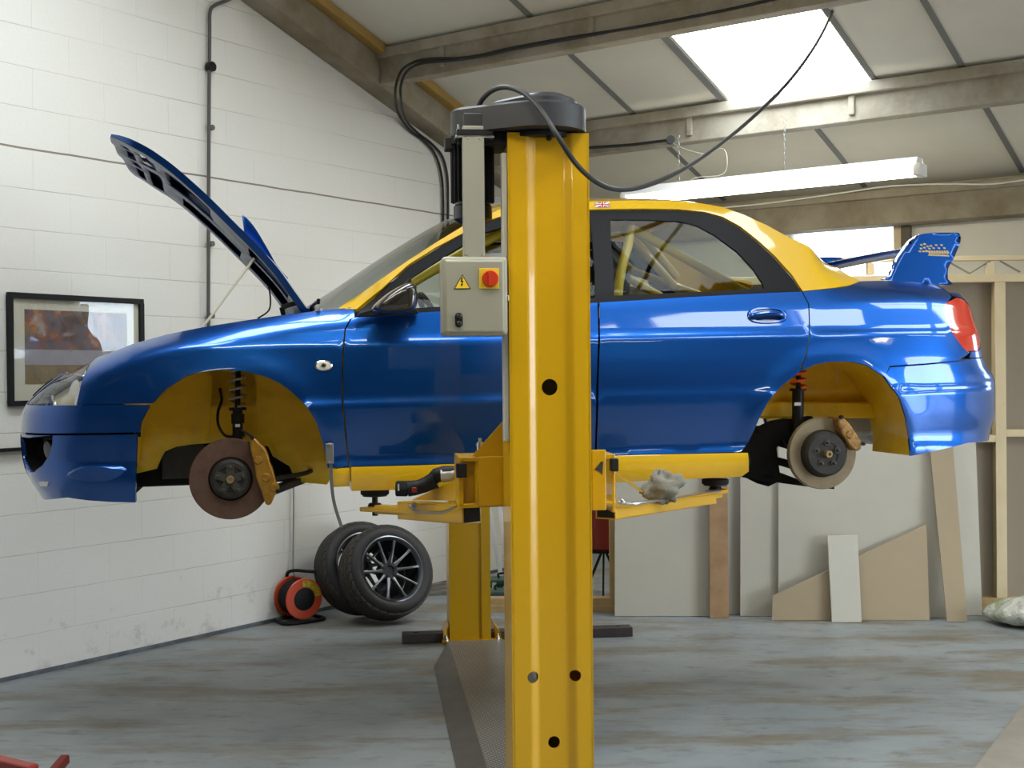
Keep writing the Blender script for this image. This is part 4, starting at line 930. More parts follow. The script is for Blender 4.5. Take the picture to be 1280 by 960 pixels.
k = MB(); q0 = CAR.pix3(*sc_prof[0], -.26); q1 = P[1] * .9 + q0 * .1; k.add([(q0[0] + .03, -.24, q0[2] - .03), (q0[0] + .03, .24, q0[2] - .03), (q1[0] + .03, .24, q1[2] - .03), (q1[0] + .03, -.24, q1[2] - .03)], [(0, 1, 2, 3)]); k.build('scoop_mouth_shade', BLK, bon)  # black sheet set in the open mouth to stand for its shade
k = MB(); a, b_ = CAR.pix3(318, 323, -.60), CAR.pix3(255, 407, -.62); k.tube([a, b_], .0055, 8); k.build('bonnet_stay', mat('cream rod', (.62, .60, .50), .4), car)
k = MB(); k.tube(smooth_path([CAR.pix3(335, 355, -.55), CAR.pix3(338, 372, -.56), CAR.pix3(336, 388, -.56), CAR.pix3(322, 398, -.56)], 5), .004, 6); k.build('washer_hose', BLK, car)
for sg in (-1, 1):
    k = MB(); q = my([CAR.pix3(372, 378, -.62), CAR.pix3(352, 384, -.62), CAR.pix3(356, 400, -.60)], sg); k.bar(q[0], q[1], .02, .012, (0, 1, 0)); k.bar(q[1], q[2], .02, .012, (0, 1, 0)); k.build('bonnet_hinge', BLK, car, smooth=False, bevel=.003)
# ---- spoiler
ep = [(x / 8 + 1080, y / 8 + 270) for x, y in [(235, 642), (268, 600), (290, 545), (330, 440), (385, 360), (440, 280), (500, 222), (550, 190), (600, 176), (700, 167), (820, 165), (920, 167), (950, 172), (965, 200), (966, 245), (955, 290), (930, 350), (900, 420), (866, 478), (845, 520), (838, 570), (840, 630), (845, 692)]]
yw = -.625
def endplate(sg):
    P = []
    for a, b in ep:
        yy = yw + (.03 if b > 325 else 0); x, z = CAR.pix(a, b, yw); P.append((x, z))
    P = [tuple(p) for p in smooth_path(P, 3, closed=True)]; V, T = fill2d(P, [], .03); z0 = min(p[1] for p in P); z1 = max(p[1] for p in P)
    k = MB()
    def yy(z): u = (z - z0) / (z1 - z0); return yw + .05 * (1 - u) ** 2 * 0 + .0
    k.add(my([(x, yy(z), z) for x, z in V], sg), T); o = k.build('spoiler_endplate', BLUE, sp_, sharp=60)
    s_ = o.modifiers.new('t', 'SOLIDIFY'); s_.thickness = .035; s_.offset = -1 if True else 1
    bv = o.modifiers.new('b', 'BEVEL'); bv.width = .008; bv.segments = 3; bv.limit_method = 'ANGLE'
    return o
def airfoil(le, te, th, camber, n=12):
    le = np.array(le); te = np.array(te); d = te - le; nrm = np.array([-d[1], d[0]]); nrm /= np.linalg.norm(nrm); U = []; L = []
    for i in range(n + 1):
        u = i / n; c = camber * 4 * u * (1 - u); t = th * (math.sqrt(max(u, 0)) * (1 - u) * 1.9 + .04 * u); U.append(le + d * u + nrm * (c + t / 2)); L.append(le + d * u + nrm * (c - t / 2))
    return U + L[::-1][:-1]
LE = CAR.pix(1133, 307, yw); TE_ = CAR.pix(1196, 297, yw)
k = MB(); sec = airfoil(np.array(LE) + (0, -.012), np.array(TE_) + (0, -.03), .042, -.014); ny = 13; V = []
for j in range(ny):
    v = -1 + 2 * j / (ny - 1); y = abs(yw) * v * .985; dz = .006 * (1 - v * v)
    V += [(x, y, z + dz) for x, z in sec]
m_ = len(sec); k.add(V, [(j * m_ + i, j * m_ + (i + 1) % m_, (j + 1) * m_ + (i + 1) % m_, (j + 1) * m_ + i) for j in range(ny - 1) for i in range(m_)])
sp_ = k.build('spoiler', BLUE, car, sharp=50)
LE2 = CAR.pix(1113, 344, yw); TE2 = CAR.pix(1160, 343, yw); 
EPN = [endplate(s) for s in (-1, 1)]
# chequered badge on the endplates
GB = mat('gold decal', (.55, .42, .16), .35, .5)
for sg in (-1, 1):
    k = MB()
    def q4(x0, y0, x1, y1, sh=.25):
        P = [((x0, y0)), ((x1, y0 + (x1 - x0) * sh * .4)), ((x1 + (y1 - y0) * .3, y1 + (x1 - x0) * sh * .4)), ((x0 + (y1 - y0) * .3, y1))]
        W = [CAR.pix3(a / 8 + 1080, b / 8 + 270, yw - .0012) for a, b in P]; k.add(my(W, sg), [(0, 1, 2, 3)])
    for i, (x, y) in enumerate([(560, 280), (592, 272), (556, 316), (590, 308), (622, 296), (655, 290), (708, 282), (762, 282), (640, 318), (682, 312), (735, 312), (790, 312), (610, 338), (545, 345), (580, 345)]):
        q4(x, y, x + 24, y + 15)
    for x in range(640, 830, 26): q4(x, 345, x + 19, 372)
    q4(610, 352, 850, 360, .1); q4(640, 386, 850, 396, .1)
    for x in range(648, 840, 18): q4(x, 374, x + 11, 386)
    k.build('chequered_badge', GB, EPN[0 if sg < 0 else 1], smooth=False)
# ---- mirrors, handles, side repeaters, sticker
for sg in (-1, 1):
    P = [CAR.pix3(a, b, -1.0) for a, b in [(462, 387), (472, 376), (487, 364), (503, 355), (514, 351.5), (520, 354), (523, 364), (523, 376), (520, 387), (512, 391), (490, 393), (470, 392)]]
    c = np.mean(np.array(P), axis=0); k = MB(); V = []
    for y, sc_ in ((-.90, .80), (-.915, .93), (-.94, 1.0), (-.99, 1.0), (-1.03, .94), (-1.055, .80), (-1.065, .5)):
        for p in P: V.append((c[0] + (p[0] - c[0]) * sc_, y, c[2] + (p[2] - c[2]) * sc_))
    n = len(P); k.add(my(V, sg), [(i * n + j, i * n + (j + 1) % n, (i + 1) * n + (j + 1) % n, (i + 1) * n + j) for i in range(6) for j in range(n)] + [tuple(range(n)), tuple(range(7 * n - 1, 6 * n - 1, -1))])
    o = k.build('door_mirror', CARBON, car, sharp=70); s_ = o.modifiers.new('s', 'SUBSURF'); s_.levels = 1; s_.render_levels = 2
    k = MB(); W = [CAR.pix3(a, b, -.87) for a, b in [(445, 396), (449, 391), (470, 385), (492, 372), (508, 352), (513, 346), (515, 352), (505, 385), (522, 386), (524, 392), (500, 394)]]
    k.prism(my(W, sg), (0, .045 * -sg, 0)); k.build('mirror_base', BLK, o, smooth=False, bevel=.004)
    k = MB(); W = [p + np.array([.028, .04, 0]) for p in P[6:9]]; 
    # handles
    for dr, hx in ((RDO, (959, 394.5)), (FDO, (655, 408))):
        s, z = solve(*hx); c = S(s, z); nn = Sn(s, z)
        k = MB(); V = []
        for i in range(24):
            a = 2 * math.pi * i / 24
            for r_, o_ in ((1.0, .001), (.92, .007), (.80, .007), (.74, -.006)):
                ss = s + .092 * r_ * math.copysign(abs(math.cos(a)) ** .75, math.cos(a)); zz = z + .036 * (r_ if r_ > .9 else r_ * .95) * math.copysign(abs(math.sin(a)) ** .75, math.sin(a)); V.append(S(ss, zz) + Sn(ss, zz) * o_)
        k.add(my(V, sg), [(i * 4 + j, i * 4 + j + 1, ((i + 1) % 24) * 4 + j + 1, ((i + 1) % 24) * 4 + j) for i in range(24) for j in range(3)])
        V = [S(s + .07 * math.cos(2 * math.pi * i / 20), z + .025 * math.sin(2 * math.pi * i / 20)) + nn * .0015 for i in range(20)]
        h = k.build('door_handle', BLUE, dr[0 if sg < 0 else 1], sharp=40)
        k = MB(); k.add(my(V, sg), [tuple(range(20))]); k.build('handle_recess', mat('shaded blue recess', (.006, .03, .13), .3, .3, .6), h)  # flat oval in darker body blue, shade of the cup painted in
        k = MB(); pts = [S(s + d, z + dz) + nn * o_ for d, dz, o_ in ((-.078, -.006, .004), (-.062, -.004, .022), (0, .001, .028), (.055, -.003, .022), (.068, -.008, .006))]
        k.tube(my(smooth_path(pts, 4), sg), [.011] * 17, 10); k.build('grab_bar', BLUE, h)
    # side repeater
    s, z = solve(404.5, 457); k = MB(); V = []; 
    for r_, o_ in ((1, 0), (.95, .006), (.80, .009)):
        for i in range(24): a = 2 * math.pi * i / 24; ss = s + .037 * r_ * math.cos(a); zz = z + .0215 * r_ * math.sin(a); V.append(S(ss, zz) + Sn(ss, zz) * o_)
    k.add(my(V, sg), [(i * 24 + j, i * 24 + (j + 1) % 24, (i + 1) * 24 + (j + 1) % 24, (i + 1) * 24 + j) for i in range(2) for j in range(24)]); o = k.build('side_indicator', CHROME, FEND[0 if sg < 0 else 1])
    k = MB(); V = [S(s, z) + Sn(s, z) * .012] + [S(s + .031 * math.cos(2 * math.pi * i / 24), z + .017 * math.sin(2 * math.pi * i / 24)) + Sn(s, z) * .008 for i in range(24)]
    k.add(my(V, sg), [(0, 1 + i, 1 + (i + 1) % 24) for i in range(24)]); k.build('indicator_lens', mat('clear ribbed lens', (.72, .68, .58), .15, 0, .8), o)
    k = MB()
    for i in range(6): a = math.pi * i / 6; k.bar(*my([S(s, z) + Sn(s, z) * .013 + np.array([math.cos(a) * .010 * q, 0, math.sin(a) * .010 * q]) for q in (-1, 1)], sg), .002, .002)
    k.build('indicator_star', DARKM, o, smooth=False)
    # union flag sticker on the roof edge
    C4 = [solve(743.5, 251.9 + 1), solve(762, 252.0 + 1), solve(762, 259.3), solve(743.5, 259.3)]
    def fl(u, v, o_): 
        a = np.array(C4[0]) * (1 - u) * (1 - v) + np.array(C4[1]) * u * (1 - v) + np.array(C4[2]) * u * v + np.array(C4[3]) * (1 - u) * v; return S(*a) + Sn(*a) * o_
    def fq(P, o_, m, nm, par): k = MB(); k.add(my([fl(u, v, o_) for u, v in P], sg), [tuple(range(len(P)))]); return k.build(nm, m, par, smooth=False)
    fb_ = fq([(0, 0), (1, 0), (1, 1), (0, 1)], .0012, mat('flag blue', (.02, .03, .2), .4), 'flag_sticker', RAIL[0 if sg < 0 else 1])
    WHT = mat('flag white', (.8, .8, .8), .4); REDF = mat('flag red', (.6, .02, .03), .4)
    fq([(0, 0), (.12, 0), (1, .85), (1, 1), (.88, 1), (0, .15)], .0016, WHT, 'diagonal', fb_); fq([(1, 0), (1, .15), (.12, 1), (0, 1), (0, .85), (.88, 0)], .0018, WHT, 'diagonal', fb_)
    fq([(0, 0), (.05, 0), (1, .95), (1, 1), (.95, 1), (0, .05)], .002, REDF, 'diagonal', fb_)
    for w_, m, o_ in ((.17, WHT, .0024), (.09, REDF, .0028)):
        fq([(.5 - w_ * .6, 0), (.5 + w_ * .6, 0), (.5 + w_ * .6, 1), (.5 - w_ * .6, 1)], o_, m, 'cross', fb_); fq([(0, .5 - w_), (1, .5 - w_), (1, .5 + w_), (0, .5 + w_)], o_ + .0001, m, 'cross', fb_)
# ---- cabin: roll cage, seats, dashboard, wheel
CAGE = mat('yellow roll cage paint', (.62, .42, .006), .3, 0, .4)
hx = 1.73
def P3(a, b, y): return CAR.pix3(a, b, y)
hoopN = P3(787, 280, -.55); 
k = MB(); zt_h = hoopN[2]; xh = hoopN[0]; xb = P3(772, 370, -.64)[0]
k.tube(smooth_path([(xb, -.66, .30), (xb, -.64, .92), (xh - .005, -.56, zt_h - .06), (xh, -.50, zt_h), (xh, 0, zt_h + .015), (xh, .50, zt_h), (xh - .005, .56, zt_h - .06), (xb, .64, .92), (xb, .66, .30)], 6), .021, 12)
for sg in (-1, 1):
    e = P3(935, 366, -.5); k.tube(my([(xh, -.50, zt_h), (e[0] + .12, -.50, e[2] - .07)], sg), .021, 12)
    k.tube(my(smooth_path([(xh, -.50, zt_h), tuple(P3(660, 284, -.50)), tuple(P3(600, 305, -.53)), tuple(P3(556, 329, -.56)), tuple(P3(516, 353, -.60)), tuple(P3(484, 378, -.64)), (.60, -.68, .3)], 5), sg), .021, 12)
    k.tube(my([(xb, -.66, .42), (.52, -.68, .62)], sg), .019, 10)
    k.tube(my([P3(795, 286, -.45), P3(845, 345, .1)], sg), .019, 10) if sg < 0 else None
k.tube([(xh, -.45, zt_h - .02), (2.5, .45, .80)], .019, 10); k.tube([(xh, .45, zt_h - .02), (2.5, -.45, .80)], .019, 10)
k.tube([(xb, -.60, .95), (xb, .60, .45)], .019, 10); k.tube([(xb, -.64, .85), (xb, .64, .85)], .019, 10)
k.build('roll_cage', CAGE, car)
k = MB()
for sg in (-1, 1):
    pass
k.box((2.30, -.62, .86), (2.75, .62, .885)); k.build('parcel_shelf', mat('yellow interior paint', (.42, .27, .02), .4), car, smooth=False)
for sy in (-.36, .36):
    k = MB(); V = []
    prof = [(1.05, .32), (1.12, .42), (1.30, .40), (1.42, .42), (1.50, .60), (1.60, .85), (1.66, 1.03), (1.64, 1.14), (1.70, 1.15), (1.74, 1.03), (1.70, .8), (1.62, .55), (1.55, .34), (1.3, .3)]
    ws_ = [.22, .23, .22, .23, .25, .26, .20, .12, .12, .2, .26, .25, .23, .22]
    n = len(prof)
    for v in (-1, -.85, 0, .85, 1):
        for (x, z), w in zip(prof, ws_): V.append((x - (.06 if abs(v) == 1 else 0), sy + w * v, z + (.03 if abs(v) == 1 else 0)))
    k.add(V, [(i * n + j, i * n + (j + 1) % n, (i + 1) * n + (j + 1) % n, (i + 1) * n + j) for i in range(4) for j in range(n)] + [tuple(range(n)), tuple(range(5 * n - 1, 4 * n - 1, -1))])
    k.build('seat', mat('black seat cloth', (.02, .02, .022), .8), car, sharp=50, bevel=.01)
k = MB(); k.prism([(.50, -.66, .62), (.50, -.66, .88), (.62, -.66, .92), (.78, -.66, .88), (.80, -.66, .74), (.70, -.66, .62)], (0, 1.32, 0)); k.build('dashboard', BLK, car, bevel=.02)
k = MB(); ax = np.array([.9, 0, .42]); cc = np.array([.98, .36, .86]); x_, y_, d_ = basis(ax); k.tube([cc + (x_ * math.cos(t) + y_ * math.sin(t)) * .17 for t in np.linspace(0, 2 * math.pi, 33)[:-1]], .015, 8, closed=True)
for a in (.5, 2.6, 4.7): k.bar(cc, cc + (x_ * math.cos(a) + y_ * math.sin(a)) * .17, .03, .012)
k.tube([cc, cc - ax * .22], .025, 10); k.build('steering_wheel', BLK, car)
for sg in (-1, 1):   # inner door cards
    k = MB(); P = my([(.50, -.80, .26), (2.10, -.80, .26), (2.10, -.76, .84), (.50, -.76, .84)], sg); k.add(P, [(0, 1, 2, 3)]); k.build('door_card', BLK, car, smooth=False)
# flexible grey trim strip clipped behind the front wheel arch, its end hanging down
k = MB(); pts = smooth_path([CAR.pix3(412, 553, -.885), CAR.pix3(413.5, 580, -.888), CAR.pix3(414.5, 605, -.885), CAR.pix3(418, 630, -.86), CAR.pix3(427, 659, -.84)], 6)
for i in range(len(pts) - 1): k.bar(pts[i], pts[i + 1], .005, .013, (1, 0, 0))
o = k.build('hanging_strip', mat('grey flexible strip', (.20, .20, .20), .4, .5), car, smooth=False)
k = MB(); k.box(tuple(CAR.pix3(407.5, 580, -.90)), tuple(CAR.pix3(416.5, 554, -.885))); 
for yy in (556, 578): k.lathe([(.006, 0), (.006, .008), (0, .008)], CAR.pix3(411, yy, -.90), (0, -1, 0), 8)
k.build('clip_plate', GALV, o, smooth=False, bevel=.002)
# ================================================================== TWO-POST LIFT
LF = Frame((.129, 4.30, 0), R(6.5))
lift = LF.empty('car_lift', label='yellow two-post lift column nearest the camera, motor and grey control box on it', cat='car lift', group=None)
def hfill(k, prof, z0, z1): pass
PW2 = .134; PZ = 2.365
def face_y(x):
    a = abs(x - .004)
    return .016 * (1 - sstep(.044, .082, a))
def post_mesh(parent, y0, sgn, holes, nm='column'):
    """folded sheet column: closed face at y0, open side at y0 + sgn*.24"""
    xs = list(np.linspace(-PW2, -.085, 4)) + list(np.linspace(-.080, -.038, 15)) + list(np.linspace(-.03, .03, 4)) + list(np.linspace(.044, .0855, 15)) + list(np.linspace(.09, PW2, 4)); n = len(xs)
    zs = [.02, PZ]; k = MB()
    V = [(x, y0 + sgn * (face_y(x) + o_), z) for z in zs for o_ in (0, .007) for x in xs]
    k.add(V, [(i, i + 1, 2 * n + i + 1, 2 * n + i) for i in range(n - 1)] + [(n + i, n + i + 1, 3 * n + i + 1, 3 * n + i) for i in range(n - 1)] +
          [(i, i + 1, n + i + 1, n + i) for i in range(n - 1)] + [(2 * n + i, 2 * n + i + 1, 3 * n + i + 1, 3 * n + i) for i in range(n - 1)] + [(0, n, 3 * n, 2 * n), (n - 1, 2 * n - 1, 4 * n - 1, 3 * n - 1)])
    o = k.build(nm, YLIFT, parent, sharp=40)
    if holes:
        c_ = MB()
        for h in holes: c_.prism([(p[0], y0 - .05, p[1]) for p in h], (0, .12, 0))
        co = c_.build('cutter', YLIFT, parent); bo = o.modifiers.new('b', 'BOOLEAN'); bo.object = co; bo.operation = 'DIFFERENCE'; bo.solver = 'EXACT'
        bpy.context.view_layer.update(); dg = bpy.context.evaluated_depsgraph_get(); me = bpy.data.meshes.new_from_object(o.evaluated_get(dg)); o.modifiers.clear(); o.data = me; bpy.data.objects.remove(co)
        me.polygons.foreach_set('use_smooth', [True] * len(me.polygons)); me.set_sharp_from_angle(angle=R(40))
    k = MB()
    for sx in (-1, 1):
        if sgn < 0 and sx < 0:   # hole high in the side web
            pass
        prof = [(sx * PW2, y0), (sx * PW2, y0 + sgn * .24), (sx * (PW2 - .055), y0 + sgn * .24), (sx * (PW2 - .055), y0 + sgn * .21)]
        for (xa, ya), (xb, yb) in zip(prof[:-1], prof[1:]):
            k.add([(xa, ya, .02), (xb, yb, .02), (xb, yb, PZ), (xa, ya, PZ)], [(0, 1, 2, 3)])
    o2 = k.build('column_web', YLIFT, parent, smooth=False); s_ = o2.modifiers.new('t', 'SOLIDIFY'); s_.thickness = .007; s_.offset = 0
    return o
hl = []
for px, py, r in ((688, 484, 10.2), (666.5, 847, 7.2), (719.5, 845, 7.2), (693.5, 929.5, 7.6)):
    x, z = LF.pix(px, py, 0); rr = r * 4.3 / F; hl.append(ellipse(x, z, rr, rr * 1.03, 20))
post_mesh(lift, 0, 1, hl)
k = MB(); k.box((-.22, -.06, 0), (.22, .34, .02)); 
k.build('base_plate', YLIFT, lift, smooth=False, bevel=.004)
k = MB(); k.box((-.045, .07, .05), (.045, .08, 2.3)); k.build('inner_channel', mat('shaded inside of column', (.10, .07, .02), .6), lift, smooth=False)  # plate behind the holes, inner shade put into its dark colour
k = MB(); k.box((-PW2 + .02, .06, 2.30), (PW2 - .02, .2, 2.38)); k.build('top_plate', BLK, lift, smooth=False, bevel=.005)
# pale conduit down the side of the column
x0, _ = LF.pix(633.5, 400, .05)
k = MB(); k.box((-PW2 - .022, .02, 1.33), (-PW2 - .004, .06, 2.30)); k.build('conduit', mat('pale grey conduit', (.5, .5, .46), .5), lift, smooth=False, bevel=.003)
# pulley cover
def hull_outline(c1, r1, c2, r2, n=20):
    c1 = np.array(c1); c2 = np.array(c2); d = c2 - c1; L = np.linalg.norm(d); a0 = math.atan2(d[1], d[0]); b = math.acos((r1 - r2) / L)
    P = [c1 + r1 * np.array([math.cos(a), math.sin(a)]) for a in np.linspace(a0 + b, a0 + 2 * math.pi - b, n)]
    P += [c2 + r2 * np.array([math.cos(a), math.sin(a)]) for a in np.linspace(a0 - b, a0 + b, n // 2)]
    return P
cx1 = LF.pix(674, 150, .06)[0]; cx2 = LF.pix(592, 150, .10)[0]
zc0 = LF.pix(730, 166, .05)[1]; zc1 = LF.pix(730, 137, .05)[1]
k = MB(); o1 = hull_outline((cx1, .06), .158, (cx2, .11), .078); 
def tier(k, P, z0, z1, ch=.008):
    P = [np.array(p) for p in P]; c = sum(P) / len(P); n = len(P); V = [(p[0], p[1], z0) for p in P] + [(p[0], p[1], z1 - ch) for p in P] + [tuple((p + (c - p) / np.linalg.norm(c - p) * ch)) + (z1,) for p in P]
    k.add(V, [(i + n * j, (i + 1) % n + n * j, (i + 1) % n + n * (j + 1), i + n * (j + 1)) for j in (0, 1) for i in range(n)] + [tuple(range(2 * n, 3 * n)), tuple(range(n - 1, -1, -1))])
tier(k, o1, zc0 - .004, zc1 + .002); CVR = mat('charcoal moulded cover', (.030, .030, .034), .42, spec=.4)
tier(k, hull_outline((cx1 + .01, .06), .118, (cx1 - .10, .10), .06), zc1, zc1 + .03)
tier(k, [(cx1 + .02 + .075 * math.cos(a), .06 + .075 * math.sin(a)) for a in np.linspace(0, 2 * math.pi, 25)[:-1]], zc1 + .03, zc1 + .046)
k.build('pulley_cover', CVR, lift, sharp=35)
k = MB(); k.box((cx2 - .06, .03, zc0 - .05), (cx1 + .06, .19, zc0 - .004)); k.lathe([(.11, -.02), (.11, .0)], (cx1, .08, zc0 - .004), (0, 0, 1), 28); k.build('motor_bracket', BLK, lift, smooth=False, bevel=.004)
# finned motor
mz1 = LF.pix(590, 176, .12)[1]; mz0 = LF.pix(590, 279, .12)[1]; mc = (LF.pix(590.5, 220, .12)[0], .12)
k = MB(); k.lathe([(.0, mz0), (.05, mz0), (.067, mz0 + .012), (.067, mz0 + .055), (.062, mz0 + .06), (.062, mz1), (.0, mz1)], (mc[0], mc[1], 0), (0, 0, 1), 32)
mo = k.build('motor', BLKG, lift, sharp=35)
k = MB()
for i in range(24):
    a = 2 * math.pi * i / 24; c_, s_ = math.cos(a), math.sin(a); k.bar((mc[0] + c_ * .068, mc[1] + s_ * .068, mz0 + .07), (mc[0] + c_ * .068, mc[1] + s_ * .068, mz1 - .02), .014, .004, (-s_, c_, 0))
k.build('cooling_fins', BLK, mo, smooth=False)
k = MB(); k.lathe([(.0, mz1 - .02), (.086, mz1 - .02), (.086, mz1 + .012), (0, mz1 + .012)], (mc[0], mc[1], 0), (0, 0, 1), 6); k.box((mc[0] - .095, mc[1] - .03, mz1 - .035), (mc[0] - .06, mc[1] + .03, mz1 + .005)); k.build('motor_flange', BLK, mo, smooth=False, bevel=.004)
# grey cable channel and control box hanging from the motor
yf = -.0
def fx(px, py, y): return LF.pix(px, py, y)
xa, za = fx(579.5, 322, yf); xb, zb_ = fx(605, 158, yf)
k = MB(); k.box((xa, yf, za - .02), (xb, yf + .035, LF.pix(600, 157, yf)[1])); ch = k.build('cable_channel', GREYP, lift, smooth=False, bevel=.003)
k = MB()
for px, py in ((585, 173), (599, 173), (583, 318), (602, 318)):
    p = LF.pix3(px, py, yf); k.lathe([(.0035, 0), (.0035, .003), (0, .004)], p, (0, -1, 0), 8)
k.build('screws', STEEL, ch)
k = MB(); a = fx(571, 167, yf); b_ = fx(616, 162, yf); k.box((a[0], yf - .005, a[1] - .004), (b_[0], yf + .08, b_[1] + .0)); k.build('clamp_plate', BLK, lift, smooth=False, bevel=.002)
k = MB(); k.box((a[0] - .004, yf - .0, a[1] - .013), (b_[0] + .004, yf + .07, a[1] - .004)); k.build('clamp_plate', STEEL, lift, smooth=False, bevel=.002)
k = MB(); q0 = fx(580, 163, yf); q1 = fx(603, 141, yf); k.box((q0[0], yf + .002, q0[1]), (q1[0], yf + .07, q1[1])); k.build('terminal_box', mat('dark terminal box', (.02, .02, .022), .4), lift, smooth=False, bevel=.004)
k = MB()
for px in (573, 614):
    p = LF.pix3(px, 160, yf + .02); k.lathe([(.007, -.012), (.007, -.004), (.004, -.004), (.004, .012), (0, .012)], p, (0, 0, 1), 8)
k.build('clamp_bolts', STEEL, lift)
c0 = fx(551.5, 420.5, yf); c1 = fx(632, 322.5, yf)
BOXM = mat('beige control box paint', (.31, .295, .225), .35, 0, .2)
k = MB(); k.box((c0[0], yf - .055, c0[1]), (c1[0], yf + .06, c1[1])); cb = k.build('control_box', BOXM, lift, bevel=.014, seg=4, sharp=30)
k = MB(); k.box((c0[0] + .009, yf - .066, c0[1] + .009), (c1[0] - .012, yf - .050, c1[1] - .012)); k.build('box_lid', BOXM, cb, bevel=.008, seg=3, sharp=30)
yl = yf - .067
def LP(px, py, y=yl): return LF.pix3(px, py, y)
k = MB(); a, b_ = LP(599, 361), LP(623.5, 335.5); k.box((a[0], yl - .003, a[2]), (b_[0], yl + .002, b_[2])); sw = k.build('isolator_plate', mat('switch yellow', (.75, .50, .02), .4), cb, smooth=False, bevel=.001)
p = LP(612.5, 348.5); k = MB(); k.lathe([(.0275, 0), (.0275, .012), (.025, .016), (0, .016)], p, (0, -1, 0), 28); kn = k.build('isolator_knob', mat('switch red', (.55, .04, .01), .35), sw)
k = MB(); k.box((p[0] - .007, p[1] - .024, p[2] - .024), (p[0] + .007, p[1] - .014, p[2] + .022)); k.lathe([(.003, .0241), (.003, .0246), (0, .0246)], p, (0, -1, 0), 8); k.build('knob_grip', mat('switch red', (.55, .04, .01), .35), kn, smooth=False, bevel=.002)
# warning triangle with a lightning bolt
def flat(pts, y, m, nm, par): k = MB(); k.prism([LP(a, b, y) for a, b in pts], (0, .0008, 0)); return k.build(nm, m, par, smooth=False)
Z = lambda x, y: (x / 7.383 + 540, y / 7.383 + 300)
INK = mat('black print', (.01, .01, .01), .5); TY = mat('sign yellow', (.85, .55, .02), .45)
wt = flat([Z(200, 455), Z(360, 453), Z(280, 316)], yl - .0005, INK, 'warning_triangle', cb)
flat([Z(213, 446), Z(346, 445), Z(280, 330)], yl - .001, TY, 'triangle_face', wt)
flat([Z(272, 345), Z(286, 345), Z(278, 375), Z(292, 377), Z(280, 408), Z(288, 408), Z(272, 430), Z(264, 406), Z(271, 407), Z(277, 388), Z(262, 386)], yl - .0016, INK, 'lightning_bolt', wt)
# black up/down push button
a, b_ = LP(573.5, 400.5), LP(573.5, 398)
k = MB(); q0 = LP(573.4, 395.5); q1 = LP(573.8, 404.5); rr = .0125
P = [(q0[0] + rr * math.cos(t), q0[1], q0[2] + rr * math.sin(t)) for t in np.linspace(0, math.pi, 10)] + [(q1[0] + rr * math.cos(t), q1[1], q1[2] + rr * math.sin(t)) for t in np.linspace(math.pi, 2 * math.pi, 10)]
k.prism(P, (0, -.008, 0)); pb = k.build('push_button', BLK, cb, smooth=False, bevel=.002)
for q in (q0, q1):
    k = MB(); k.lathe([(.0085, .006), (.0085, .012), (.006, .0145), (0, .015)], q, (0, -1, 0), 16); k.build('button', mat('button black', (.03, .03, .03), .2), pb)
k = MB(); p = LP(633.5, 373, yf); k.box((c1[0] - .002, yf - .02, p[2] - .01), (c1[0] + .008, yf + .0, p[2] + .01)); k.build('box_latch', STEEL, cb, smooth=False, bevel=.002)
# carriage with its arms
def carriage(par, pz0, pz1, gz, y0, sg):
    """sg=+1: arms reach away from the camera"""
    def Y(a): return y0 + sg * a
    def bx(k, lo, hi): k.box((lo[0], min(Y(lo[1]), Y(hi[1])), lo[2]), (hi[0], max(Y(lo[1]), Y(hi[1])), hi[2]))
    k = MB(); bx(k, (-.115, .10, pz0 - .12), (.115, .22, pz1 + .35)); bx(k, (-.235, .262, pz0), (.19, .275, pz1)); 
    c_ = k.build('carriage', YLIFT, par, smooth=False, bevel=.004)
    k = MB()
    # gusset ears on the faces
    for xs in ((-.135, -.245), (.135, .19)):
        k = MB(); k.prism([(xs[0], Y(.258), gz), (xs[0], Y(.258), pz1), (xs[1], Y(.258), pz1)], (0, sg * .01, 0)); k.build('gusset', YLIFT, c_, smooth=False)
    return c_
cz0 = LF.pix(600, 633, .26)[1]; cz1 = LF.pix(600, 570, .26)[1]; gz = LF.pix(636, 527, .26)[1]
car1 = carriage(lift, cz0, cz1, gz, 0, 1)
# left yoke: front plate, top lip, recessed web
def P5(px, py, y): return LF.pix3(px, py, y)
k = MB()
a, b_ = P5(598, 633, .245), P5(640, 570, .245); k.box((a[0], .245, a[2]), (b_[0], .262, b_[2]))
a, b_ = P5(577, 633, .30), P5(600, 576, .30); k.box((a[0], .30, a[2]), (b_[0], .312, b_[2]))
a, b_ = P5(576, 577, .27), P5(601, 571, .27); k.box((a[0], .255, a[2]), (b_[0], .50, b_[2]))
a, b_ = P5(574, 634, .27), P5(640, 628, .27); k.box((a[0], .262, a[2]), (b_[0], .50, b_[2]))
a, b_ = P5(574, 634, .27), P5(579, 571, .27); k.box((a[0], .262, a[2]), (b_[0], .50, b_[2]))
k.build('yoke', YLIFT, car1, smooth=False, bevel=.003)
k = MB()
a, b_ = P5(740, 638, .255), P5(757, 562, .255); k.box((a[0], .25, a[2]), (b_[0], .262, b_[2]))
a, b_ = P5(753, 574, .29), P5(767, 567, .29); k.box((a[0], .27, a[2]), (b_[0], .55, b_[2]))
a, b_ = P5(764, 640, .29), P5(767.5, 567, .29); k.box((a[0], .27, a[2]), (b_[0], .55, b_[2]))
a, b_ = P5(750, 631, .29), P5(767, 626, .29); k.box((a[0], .27, a[2]), (b_[0], .55, b_[2]))
k.build('yoke', YLIFT, car1, smooth=False, bevel=.003)
